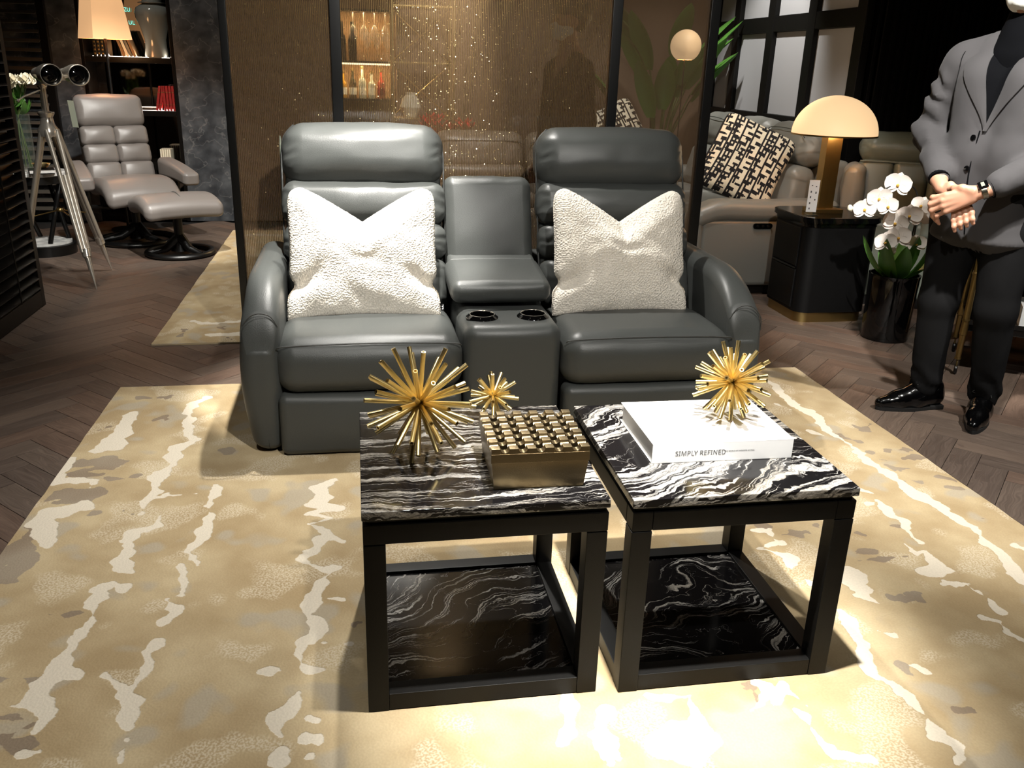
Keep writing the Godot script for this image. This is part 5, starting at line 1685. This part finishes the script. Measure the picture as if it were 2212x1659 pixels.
	part(card, "holder", MB.new().box(Vector3(0, 0.1, 0), Vector3(0.066, 0.2, 0.006), 0.001).box(Vector3(0, 0.002, 0.02), Vector3(0.066, 0.004, 0.05), 0.001), M.clear_glass)
	part(card, "sheet", MB.new().box(Vector3(0, 0.105, 0.0045), Vector3(0.06, 0.18, 0.0015), 0.0003), M.paper)
	var marks := MB.new()
	for m in [[-0.012, 0.165, 0.006], [0.012, 0.16, 0.005], [0.014, 0.125, 0.012], [-0.014, 0.13, 0.012], [0.013, 0.085, 0.008], [-0.014, 0.1, 0.012], [-0.014, 0.066, 0.011], [-0.013, 0.035, 0.01]]:
		marks.box(Vector3(m[0], m[1], 0.0056), Vector3(0.007, m[2], 0.0006), 0.0001)
	part(card, "print", marks, M.ink)
	orchid()
	cart()

func orchid() -> void:
	var o := thing("white_orchid", "white moth orchid in a glossy black pot beside the standing man", "plant", Vector3(2.88, 0, -4.23))
	part(o, "pot", MB.new().lathe([Vector2(0, 0), Vector2(0.117, 0), Vector2(0.122, 0.01), Vector2(0.13, 0.34), Vector2(0.134, 0.365), Vector2(0.124, 0.366), Vector2(0.118, 0.32), Vector2(0, 0.32)], 44), M.black_gloss)
	part(o, "moss", MB.new().lathe([Vector2(0.118, 0.325), Vector2(0.06, 0.34), Vector2(0, 0.345)], 24), M.stem)
	var rng := RandomNumberGenerator.new()
	rng.seed = 17
	# strap leaves
	for lf in [[-0.9, 0.3, 0.095, 1.0, -0.1], [-1.25, 0.34, 0.05, 1.15, -0.12], [-0.35, 0.22, 0.1, 0.75, -0.06], [0.25, 0.26, 0.1, 0.25, 0.02], [0.6, 0.24, 0.09, 0.9, -0.1], [1.2, 0.28, 0.085, 1.05, -0.1], [2.4, 0.24, 0.09, 0.8, -0.08], [3.4, 0.22, 0.09, 0.6, -0.06], [-2.2, 0.26, 0.085, 0.95, -0.08]]:
		part(o, "leaf", petal_mesh(lf[1], lf[2], 0.18, lf[4], 6, 10), M.leaf, Transform3D(Basis(Vector3.UP, lf[0]) * Basis(Vector3.RIGHT, lf[3]), Vector3(sin(lf[0]) * 0.03, 0.34, cos(lf[0]) * 0.03)))
	# arching sprays
	var roots := [Vector3(0.02, 0.34, 0.03), Vector3(0.05, 0.34, -0.02), Vector3(-0.02, 0.34, -0.03)]
	part(o, "flower_stem", seam_tube([roots[0], Vector3(0.03, 0.6, 0.06), Vector3(-0.02, 0.82, 0.08), Vector3(-0.16, 0.85, 0.09), Vector3(-0.29, 0.76, 0.06), Vector3(-0.35, 0.73, 0.04)], 0.004), M.dark_stem)
	part(o, "flower_stem", seam_tube([roots[1], Vector3(0.06, 0.58, 0.0), Vector3(0.02, 0.74, 0.05), Vector3(-0.08, 0.7, 0.08), Vector3(-0.13, 0.6, 0.1), Vector3(-0.11, 0.52, 0.11)], 0.004), M.dark_stem)
	part(o, "flower_stem", seam_tube([roots[2], Vector3(-0.06, 0.45, 0.04), Vector3(-0.12, 0.5, 0.09)], 0.003), M.dark_stem)
	var spots := [[2.731, 0.854, -4.12, 0.058], [2.647, 0.782, -4.14, 0.056], [2.590, 0.723, -4.16, 0.05], [2.685, 0.746, -4.10, 0.046], [2.820, 0.699, -4.11, 0.056], [2.763, 0.656, -4.13, 0.058], [2.769, 0.587, -4.09, 0.056], [2.708, 0.560, -4.11, 0.05], [2.916, 0.544, -4.15, 0.046], [2.885, 0.749, -4.12, 0.046], [2.909, 0.682, -4.14, 0.044]]
	for q in spots:
		var r: float = q[3] * 1.15
		var tw := Basis(Vector3.UP, -0.6 + rng.randf_range(-0.4, 0.5)) * Basis(Vector3.RIGHT, rng.randf_range(-0.1, 0.3)) * Basis(Vector3.BACK, rng.randf_range(-0.3, 0.3))
		var fl := MB.new()
		# three narrow sepals behind two broad petals
		for a in [0.0, 2.15, -2.15]:
			fl.raw_merge(petal_mesh(r * 1.0, r * 0.72, 0.12, 0.004, 5, 7), Transform3D(Basis(Vector3.BACK, a), Vector3.ZERO))
		for a in [1.15, -1.15]:
			fl.raw_merge(petal_mesh(r * 1.08, r * 1.35, 0.1, 0.006, 6, 8), Transform3D(Basis(Vector3.BACK, a), Vector3(0, 0, 0.003)))
		var f := part(o, "flower", fl, M.petal, Transform3D(tw, Vector3(q[0], q[1], q[2]) - o.position))
		part(f, "lip", MB.new().lathe([Vector2(0, -0.004), Vector2(0.006, 0.0), Vector2(0.008, 0.008), Vector2(0.004, 0.014), Vector2(0, 0.015)], 10, Transform3D(Basis(Vector3.RIGHT, 1.2), Vector3(0, -0.004, 0.002))), M.lip)
	for q in [[2.521, 0.726, -4.18, 0.016], [2.767, 0.514, -4.12, 0.02]]:
		part(o, "bud", MB.new().lathe([Vector2(0, -q[3] * 1.3), Vector2(q[3] * 0.8, -q[3] * 0.5), Vector2(q[3], 0.1 * q[3]), Vector2(q[3] * 0.6, q[3]), Vector2(0, q[3] * 1.3)], 12, Transform3D.IDENTITY, 0.2), M.rose, Transform3D(Basis(Vector3.BACK, 0.5), Vector3(q[0], q[1], q[2]) - o.position))

func cart() -> void:
	var c := thing("bar_cart", "brass legged black bar cart on casters behind the standing man", "cart", Vector3(2.89, 0, -3.62), -0.6)
	var W := 0.75
	var D := 0.42
	for x in [0.0, W]:
		for z in [0.0, -D]:
			var leg := part(c, "leg", MB.new().lathe([Vector2(0.0, 0.075), Vector2(0.011, 0.075), Vector2(0.0155, 0.078), Vector2(0.0155, 0.085), Vector2(0.013, 0.088), Vector2(0.015, 0.2), Vector2(0.018, 0.203), Vector2(0.018, 0.212), Vector2(0.016, 0.27), Vector2(0.0185, 0.272), Vector2(0.0185, 0.28), Vector2(0.0155, 0.284), Vector2(0.0145, 0.5), Vector2(0.018, 0.503), Vector2(0.018, 0.51), Vector2(0.0125, 0.514), Vector2(0.0125, 0.84), Vector2(0.0, 0.845)], 18), M.satin_brass, T(x, 0, z))
			part(leg, "caster_fork", MB.new().tube([Vector3(0, 0.08, 0), Vector3(0.0, 0.055, 0.012), Vector3(0.0, 0.03, 0.012)], 0.0045, 6), M.satin_brass)
			part(leg, "caster_wheel", MB.new().lathe([Vector2(0, -0.007), Vector2(0.021, -0.007), Vector2(0.024, -0.004), Vector2(0.024, 0.004), Vector2(0.021, 0.007), Vector2(0, 0.007)], 24, Transform3D(Basis(Vector3.BACK, PI / 2), Vector3(0.0, 0.0245, 0.004))), M.black_metal)
	for y in [0.24, 0.62, 0.82]:
		var sh := part(c, "shelf", MB.new().box(Vector3.ZERO, Vector3(W, 0.034, D), 0.004), M.black_gloss, T(W * 0.5, y, -D * 0.5))
		part(sh, "shelf_rail", MB.new().box(Vector3(0, 0.012, D * 0.5 - 0.004), Vector3(W - 0.03, 0.03, 0.006), 0.001).box(Vector3(0, 0.012, -D * 0.5 + 0.004), Vector3(W - 0.03, 0.03, 0.006), 0.001), M.black_metal, T(0, 0.012, 0))
	var tray := thing("wooden_panel", "curved pale wood panel standing behind the bar cart leg", "panel", Vector3(3.15, 0.0, -4.14))
	var poly := PackedVector2Array()
	for q in [[0.13, 0.402], [0.088, 0.402], [0.079, 0.331], [0.037, 0.256], [-0.006, 0.21], [-0.064, 0.132], [-0.064, 0.064], [0.009, 0.067], [0.073, 0.098], [0.11, 0.126], [0.151, 0.168], [0.19, 0.22]]:
		poly.append(Vector2(q[0], q[1]))
	part(tray, "board", MB.new().extrude(poly, 0.03), M.light_wood)
	part(tray, "foot", MB.new().box(Vector3(0.02, 0.05, 0), Vector3(0.06, 0.1, 0.06), 0.004), M.light_wood)
	solo("white_box", MB.new().box(Vector3(0, 0.09, 0), Vector3(0.3, 0.18, 0.24), 0.004), M.paper, "white gift box on the middle shelf of the bar cart", "box", Vector3(3.33, 0.637, -3.55), -0.6)
	solo("white_box", MB.new().box(Vector3(0, 0.05, 0), Vector3(0.34, 0.1, 0.24), 0.004), M.paper, "low white box on the bottom shelf of the bar cart", "box", Vector3(3.33, 0.257, -3.55), -0.6)
	var pt := thing("small_plant", "small green leafed plant at the back of the bar cart", "plant", Vector3(3.2, 0.257, -3.75))
	part(pt, "pot", MB.new().lathe([Vector2(0, 0), Vector2(0.04, 0), Vector2(0.05, 0.1), Vector2(0.0, 0.1)], 20), M.black_gloss)
	for i in 8:
		part(pt, "leaf", petal_mesh(0.24, 0.055, 0.2, -0.08, 4, 8), M.leaf, Transform3D(Basis(Vector3.UP, i * 0.9) * Basis(Vector3.RIGHT, 0.35 + 0.1 * (i % 3)), Vector3(0, 0.1, 0)))

# ------------------------------------------------------------------ people
func B(ax: float, ay: float, az: float, bx: float, by: float, bz: float, ra: float, rb: float) -> Array:
	return [Vector3(ax, ay, az), Vector3(bx, by, bz), ra, rb]

func both(list: Array) -> Array:
	# mirrors bones to the other side
	var out := []
	for b in list:
		out.append(b)
		out.append([b[0] * Vector3(-1, 1, 1), b[1] * Vector3(-1, 1, 1), b[2], b[3]])
	return out

func front_z(bones: Array, k: float, x: float, y: float) -> float:
	# where the front of the body lies at (x, y)
	var z := 0.3
	while z > -0.1:
		var best := 9.0
		for b in bones:
			var A: Vector3 = b[0]
			var ab: Vector3 = b[1] - A
			var q := Vector3(x, y, z) - A
			var t := clampf(q.dot(ab) / maxf(ab.length_squared(), 1e-9), 0.0, 1.0)
			var e := (q - ab * t).length() - lerpf(b[2], b[3], t)
			var hh := maxf(k - absf(e - best), 0.0)
			best = minf(e, best) - hh * hh / (4.0 * k)
		if best < 0.001:
			return z
		z -= maxf(best * 0.7, 0.001)
	return z

func finger(pts: Array, r: float) -> Array:
	var out := []
	for i in pts.size() - 1:
		out.append([pts[i], pts[i + 1], r * (1.0 - 0.1 * i), r * (0.92 - 0.1 * i)])
	return out

func head_bones() -> Array:
	return both([
		B(0.022, 1.775, 0.0, 0.02, 1.745, -0.03, 0.078, 0.078),
		B(0.03, 1.70, 0.035, 0.018, 1.645, 0.055, 0.05, 0.03),
		B(0.03, 1.735, 0.062, 0.034, 1.71, 0.062, 0.024, 0.02),
		B(0.082, 1.735, -0.012, 0.078, 1.70, -0.006, 0.013, 0.009),
		B(0.014, 1.665, 0.082, 0.004, 1.664, 0.086, 0.009, 0.009),
	]) + [B(0, 1.74, 0.085, 0, 1.70, 0.104, 0.009, 0.015), B(0, 1.66, 0.01, 0, 1.53, -0.02, 0.056, 0.06), B(0, 1.64, 0.075, 0, 1.63, 0.07, 0.018, 0.018)]

func shoe(parent: Node3D, at: Vector3, turn: float) -> void:
	var xf := Transform3D(Basis(Vector3.UP, turn), at)
	var up := part(parent, "shoe", MB.new().body([
		B(0, 0.055, -0.055, 0, 0.05, 0.04, 0.042, 0.045), B(0, 0.05, 0.04, 0, 0.038, 0.12, 0.046, 0.038), B(0, 0.038, 0.12, -0.004, 0.028, 0.195, 0.038, 0.026), B(0, 0.1, -0.045, 0, 0.085, 0.03, 0.04, 0.034), B(0, 0.07, 0.06, 0, 0.05, 0.11, 0.03, 0.03)], 0.007, 0.03), M.shoe, xf, "polished black leather lace-up shoe")
	var outline := PackedVector2Array()
	for i in 28:
		var a := TAU * i / 28.0
		var z := sin(a)
		var halfw := 0.047 if z > -0.2 else 0.041
		outline.append(Vector2(cos(a) * halfw * (1.0 - 0.18 * maxf(z, 0.0)), 0.062 + z * 0.158))
	part(up, "sole", MB.new().extrude(outline, 0.016, Transform3D(Basis(Vector3.RIGHT, -PI / 2) * Basis(Vector3.UP, PI) * Basis(Vector3.BACK, PI), Vector3(0, 0.008, 0))), M.sole)
	part(up, "heel", MB.new().box(Vector3(0, 0.011, -0.055), Vector3(0.072, 0.022, 0.07), 0.006), M.sole)
	for k in 4:
		part(up, "lace", MB.new().tube([Vector3(-0.026, 0.108 - k * 0.011, 0.03 + k * 0.019), Vector3(0.0, 0.123 - k * 0.012, 0.037 + k * 0.019), Vector3(0.026, 0.108 - k * 0.011, 0.03 + k * 0.019)], 0.0026, 6), M.sole)
	part(up, "lace_bow", seam_tube([Vector3(0, 0.124, 0.034), Vector3(-0.025, 0.14, 0.045), Vector3(-0.04, 0.128, 0.05), Vector3(-0.012, 0.122, 0.04), Vector3(0.02, 0.136, 0.05), Vector3(0.034, 0.12, 0.06)], 0.0024), M.sole)

func standing_man() -> void:
	var p := thing("person", "person in a grey suit jacket and white mask standing with folded hands", "person", Vector3(2.46, 0, -3.1), deg_to_rad(-63.0))
	# skin: head, neck, arms and trunk under the clothes, hands on their own fine grid
	var skin := MB.new().body([
		B(0, 1.48, -0.03, 0, 1.2, -0.02, 0.075, 0.085), B(0, 1.2, -0.02, 0, 0.95, -0.01, 0.085, 0.11),
	] + both([B(0.08, 1.41, -0.03, 0.2, 1.42, -0.02, 0.045, 0.045)]) + [
		B(-0.1, 0.9, 0, -0.105, 0.5, 0.02, 0.07, 0.05), B(-0.105, 0.5, 0.02, -0.11, 0.1, -0.015, 0.05, 0.035), B(0.1, 0.9, -0.01, 0.105, 0.5, -0.03, 0.07, 0.05), B(0.105, 0.5, -0.03, 0.1, 0.1, -0.115, 0.05, 0.035),
		B(-0.215, 1.43, -0.01, -0.3, 1.17, -0.03, 0.045, 0.038), B(-0.3, 1.17, -0.03, -0.11, 0.995, 0.19, 0.036, 0.029),
		B(0.215, 1.43, -0.01, 0.31, 1.17, 0.02, 0.045, 0.038), B(0.31, 1.17, 0.02, 0.085, 0.985, 0.235, 0.036, 0.029), B(0, 1.6, 0, 0, 1.5, -0.02, 0.05, 0.055)], 0.014, 0.03)
	skin.body(head_bones(), 0.006, 0.02)
	# his left hand lies over the right one
	var lh := [B(0.1, 0.995, 0.225, 0.06, 0.972, 0.25, 0.028, 0.026)]
	var mcp := [Vector3(-0.028, 0.958, 0.287), Vector3(-0.034, 0.938, 0.292), Vector3(-0.03, 0.918, 0.288), Vector3(-0.02, 0.9, 0.278)]
	var pip := [Vector3(-0.076, 0.944, 0.29), Vector3(-0.08, 0.918, 0.29), Vector3(-0.072, 0.895, 0.285), Vector3(-0.054, 0.876, 0.274)]
	var dip := [Vector3(-0.09, 0.922, 0.272), Vector3(-0.088, 0.895, 0.268), Vector3(-0.076, 0.872, 0.264), Vector3(-0.06, 0.856, 0.256)]
	var tip := [Vector3(-0.088, 0.905, 0.252), Vector3(-0.082, 0.876, 0.25), Vector3(-0.07, 0.855, 0.248), Vector3(-0.056, 0.842, 0.242)]
	for i in 4:
		lh.append([Vector3(0.058, 0.985 - i * 0.011, 0.255), mcp[i], 0.0165, 0.0125])
		lh += finger([mcp[i], pip[i], dip[i], tip[i]], 0.0105 if i < 3 else 0.009)
	lh += [B(0.06, 0.985, 0.262, 0.02, 0.99, 0.272, 0.017, 0.0135), B(0.02, 0.99, 0.272, -0.015, 0.986, 0.262, 0.013, 0.011), B(-0.015, 0.986, 0.262, -0.04, 0.978, 0.25, 0.011, 0.009)]
	skin.body(lh, 0.004, 0.008)
	var rh := [B(-0.125, 1.0, 0.185, -0.085, 0.975, 0.215, 0.029, 0.027)]
	for i in 4:
		var k := float(i)
		var m1 := Vector3(-0.012 + k * 0.013, 0.905 + k * 0.012, 0.238 - k * 0.004)
		var m2 := m1 + Vector3(0.012 + k * 0.006, -0.038, 0.012)
		rh.append([Vector3(-0.07 + k * 0.006, 0.965 + k * 0.008, 0.222), m1, 0.0165, 0.0125])
		rh += finger([m1, m2, m2 + Vector3(0.008, -0.024, 0.002), m2 + Vector3(0.01, -0.042, -0.008)], 0.0102)
	skin.body(rh, 0.004, 0.008)
	part(p, "body", skin, M.skin)
	# turtleneck
	part(p, "turtleneck", MB.new().body([B(0, 1.6, -0.006, 0, 1.53, -0.016, 0.068, 0.08), B(0, 1.53, -0.016, 0, 1.47, -0.02, 0.08, 0.1), B(0, 1.5, -0.02, 0, 1.2, 0.0, 0.085, 0.085)] + both([B(0.04, 1.45, -0.01, 0.05, 1.2, 0.0, 0.075, 0.08)]), 0.012, 0.03), M.knit)
	for w in [[Vector3(-0.15, 1.03, 0.15), Vector3(-0.118, 1.002, 0.186)], [Vector3(0.13, 1.018, 0.19), Vector3(0.098, 0.995, 0.222)]]:
		part(p, "cuff", MB.new().tube([w[0], w[1]], [0.042, 0.038], 20), M.knit)
	# jacket with pulled folds on the sleeves
	var fold := fnl(1.0, 77, FastNoiseLite.TYPE_SIMPLEX_SMOOTH, 2)
	var jacket := [
		B(-0.215, 1.425, -0.015, -0.305, 1.17, -0.03, 0.075, 0.066), B(-0.305, 1.17, -0.03, -0.14, 1.025, 0.155, 0.063, 0.052),
		B(0.215, 1.425, -0.015, 0.32, 1.17, 0.01, 0.075, 0.066), B(0.32, 1.17, 0.01, 0.12, 1.015, 0.2, 0.063, 0.052)]
	var trunk := both([B(0.075, 0.68, 0.0, 0.07, 1.1, 0.02, 0.124, 0.113), B(0.07, 1.1, 0.02, 0.09, 1.36, 0.015, 0.116, 0.112), B(0.08, 1.49, -0.025, 0.2, 1.455, -0.02, 0.06, 0.066), B(0.07, 1.38, -0.05, 0.12, 1.2, -0.05, 0.1, 0.09), B(0.055, 1.52, -0.045, 0.075, 1.46, -0.03, 0.04, 0.06)])
	var bones: Array = trunk + jacket
	part(p, "jacket", MB.new().body(bones, 0.0105, 0.035, func(q: Vector3):
		var arm := smoothstep(0.2, 0.27, absf(q.x)) * (1.0 - smoothstep(1.36, 1.45, q.y))
		var low := maxf(0.775 - q.y, 0.0)
		return low + arm * 0.0085 * sin(q.y * 70.0 + q.x * 45.0 + fold.get_noise_3dv(q * 5.0) * 5.0) + (1.0 - arm) * 0.004 * fold.get_noise_3dv(q * 7.0)), M.suit)
	# the open front: knit showing in the V, lapels turned back over the chest
	part(p, "turtleneck_front", MB.new().grid(8, 14, func(u, v):
		var y: float = lerpf(1.205, 1.58, v)
		var x: float = -0.012 + (u * 2.0 - 1.0) * 0.088 * v
		return Vector3(x, y, front_z(trunk, 0.035, x, y) + 0.004)), M.knit)
	for s in [-1.0, 1.0]:
		part(p, "lapel", MB.new().grid(6, 20, func(u, v):
			var y: float = lerpf(1.19, 1.585, v)
			var w := lerpf(0.012, 0.098, smoothstep(0.0, 0.62, v))
			if v > 0.66:
				w = lerpf(0.07, 0.035, (v - 0.66) / 0.34)
			var t: float = u if s > 0 else 1.0 - u
			var x: float = -0.012 + s * (0.084 * v - 0.006 + w * t)
			return Vector3(x, y, front_z(trunk, 0.035, x, y) + 0.011 - 0.004 * t * t)), M.suit)
	part(p, "front_edge", seam_tube([Vector3(-0.03, 1.19, front_z(trunk, 0.035, -0.03, 1.19) + 0.001), Vector3(-0.035, 1.05, front_z(trunk, 0.035, -0.035, 1.05) + 0.001), Vector3(-0.03, 0.93, front_z(trunk, 0.035, -0.03, 0.93) + 0.001), Vector3(-0.012, 0.8, front_z(trunk, 0.035, -0.012, 0.82) + 0.001)], 0.0025), M.knit)
	for y in [1.165, 1.05]:
		part(p, "button", MB.new().lathe([Vector2(0, 0.004), Vector2(0.009, 0.0035), Vector2(0.0105, 0.0)], 16, Transform3D(Basis(Vector3.RIGHT, PI / 2), Vector3(-0.045, y, front_z(trunk, 0.035, -0.045, y) + 0.002))), M.black_gloss)
	part(p, "lapel_pin", MB.new().lathe([Vector2(0, 0.004), Vector2(0.01, 0.003), Vector2(0.011, 0.0)], 16, Transform3D(Basis(Vector3.RIGHT, PI / 2), Vector3(0.1, 1.42, front_z(trunk, 0.035, 0.1, 1.42) + 0.012))), M.satin_brass)
	for s in [-1.0, 1.0]:
		part(p, "shoulder_seam", seam_tube([Vector3(s * 0.165, 1.515, -0.03), Vector3(s * 0.185, 1.47, front_z(bones, 0.035, s * 0.185, 1.47) + 0.0), Vector3(s * 0.185, 1.4, front_z(bones, 0.035, s * 0.185, 1.4) + 0.0), Vector3(s * 0.178, 1.33, front_z(bones, 0.035, s * 0.178, 1.33) + 0.0)], 0.0018), M.trouser)
	# trousers
	part(p, "trousers", MB.new().body([
		B(-0.085, 0.95, 0, -0.1, 0.84, 0.0, 0.12, 0.105), B(0.085, 0.95, 0, 0.1, 0.84, -0.01, 0.12, 0.105),
		B(-0.1, 0.84, 0.0, -0.105, 0.5, 0.02, 0.104, 0.078), B(-0.105, 0.5, 0.02, -0.11, 0.12, -0.015, 0.076, 0.062),
		B(0.1, 0.84, -0.01, 0.105, 0.5, -0.03, 0.104, 0.078), B(0.105, 0.5, -0.03, 0.1, 0.12, -0.12, 0.076, 0.062)], 0.012, 0.03, func(q: Vector3):
		return (0.006 * sin(q.y * 38.0 + q.x * 60.0 + fold.get_noise_3dv(q * 4.0) * 7.0)) * (1.0 - smoothstep(0.1, 0.32, q.y)) + 0.005 * fold.get_noise_3dv(q * Vector3(9.0, 3.0, 9.0))), M.trouser)
	shoe(p, Vector3(-0.11, 0, -0.02), deg_to_rad(-27.0))
	shoe(p, Vector3(0.1, 0, -0.115), deg_to_rad(20.0))
	# wrist watch on his left wrist
	var wr := Basis.looking_at(Vector3(-0.76, -0.42, 0.5), Vector3.UP)
	var wt := part(p, "watch", MB.new().lathe([Vector2(0.0305, -0.009), Vector2(0.0325, -0.009), Vector2(0.0325, 0.009), Vector2(0.0305, 0.009)], 28, Transform3D(Basis(Vector3.RIGHT, PI / 2), Vector3.ZERO)), M.steel, Transform3D(wr, Vector3(0.083, 0.986, 0.236)), "silver metal band watch")
	part(wt, "watch_case", MB.new().box(Vector3(0, 0.035, 0), Vector3(0.03, 0.008, 0.034), 0.002), M.black_gloss, Transform3D(Basis(Vector3.BACK, 0.75), Vector3.ZERO))
	part(wt, "watch_face", MB.new().box(Vector3(0, 0.0395, 0), Vector3(0.019, 0.001, 0.012), 0.0003), M.lcd, Transform3D(Basis(Vector3.BACK, 0.75), Vector3.ZERO))
	head_things(p)

func head_things(p: Node3D) -> void:
	part(p, "mask", MB.new().body([B(0.03, 1.672, 0.058, -0.03, 1.672, 0.058, 0.036, 0.036), B(0, 1.69, 0.094, 0, 1.65, 0.082, 0.027, 0.03), B(0.02, 1.645, 0.052, -0.02, 1.645, 0.052, 0.038, 0.038), B(0.05, 1.68, 0.035, 0.06, 1.665, 0.02, 0.03, 0.026), B(-0.05, 1.68, 0.035, -0.06, 1.665, 0.02, 0.03, 0.026)], 0.006, 0.02), M.mask_cloth, Transform3D.IDENTITY, "white face mask")
	part(p, "hair", MB.new().body(both([B(0.025, 1.80, 0.01, 0.024, 1.76, -0.05, 0.082, 0.084), B(0.055, 1.76, -0.03, 0.05, 1.70, -0.05, 0.05, 0.04)]), 0.008, 0.02), M.hair)
	for s in [-1.0, 1.0]:
		part(p, "eye", MB.new().lathe([Vector2(0, -0.009), Vector2(0.009, 0), Vector2(0, 0.009)], 12, Transform3D.IDENTITY, 0.2), M.hair, T(s * 0.032, 1.728, 0.085))

func visitor() -> void:
	# another person, dark suited, seen dimly through the middle pane
	var p := thing("person", "dark-suited person in a white mask seen dimly through the glass", "person", Vector3(1.2, 0.0155, -5.15), deg_to_rad(-80.0))
	p.scale = Vector3(0.93, 0.93, 0.93)
	var skin := MB.new().body([B(0, 1.5, -0.02, 0, 0.95, 0.0, 0.09, 0.12)] + both([B(0.12, 1.43, -0.02, 0.2, 1.42, -0.01, 0.05, 0.05), B(0.215, 1.42, -0.01, 0.27, 1.15, -0.02, 0.045, 0.038), B(0.27, 1.15, -0.02, 0.27, 0.9, 0.06, 0.036, 0.03), B(0.27, 0.9, 0.06, 0.265, 0.82, 0.08, 0.026, 0.02), B(0.1, 0.9, 0, 0.1, 0.5, 0.0, 0.07, 0.05), B(0.1, 0.5, 0, 0.1, 0.08, -0.02, 0.05, 0.04)]) + [B(0, 1.6, 0, 0, 1.5, -0.02, 0.055, 0.06)], 0.016, 0.03)
	for s in [-1.0, 1.0]:
		var hb := []
		for i in 4:
			var a := Vector3(s * 0.268, 0.815, 0.065 + i * 0.017)
			hb += finger([a, a + Vector3(0, -0.045, 0.004), a + Vector3(-s * 0.01, -0.08, 0.002)], 0.009)
		hb.append([Vector3(s * 0.262, 0.85, 0.1), Vector3(s * 0.255, 0.8, 0.125), 0.011, 0.009])
		skin.body(hb, 0.006, 0.008)
	skin.body(head_bones(), 0.008, 0.02)
	part(p, "body", skin, M.skin)
	part(p, "jacket", MB.new().body(both([B(0.075, 0.83, 0.0, 0.07, 1.1, 0.02, 0.13, 0.115), B(0.07, 1.1, 0.02, 0.09, 1.36, 0.0, 0.118, 0.112), B(0.07, 1.5, -0.025, 0.19, 1.45, -0.015, 0.055, 0.066), B(0.215, 1.42, -0.01, 0.275, 1.15, -0.02, 0.074, 0.062), B(0.275, 1.15, -0.02, 0.27, 0.93, 0.05, 0.06, 0.05)]), 0.016, 0.04), M.trouser)
	part(p, "shirt_collar", MB.new().lathe([Vector2(0.064, 1.515), Vector2(0.066, 1.57), Vector2(0.06, 1.572)], 24, T(0, 0, -0.012)), M.paper)
	part(p, "trousers", MB.new().body(both([B(0.085, 0.95, 0, 0.1, 0.84, 0.0, 0.12, 0.105), B(0.1, 0.84, 0.0, 0.1, 0.5, 0.01, 0.1, 0.076), B(0.1, 0.5, 0.01, 0.1, 0.1, -0.02, 0.075, 0.062)]), 0.016, 0.03), M.trouser)
	shoe(p, Vector3(-0.1, 0, -0.02), -0.2)
	shoe(p, Vector3(0.1, 0, -0.02), 0.2)
	head_things(p)
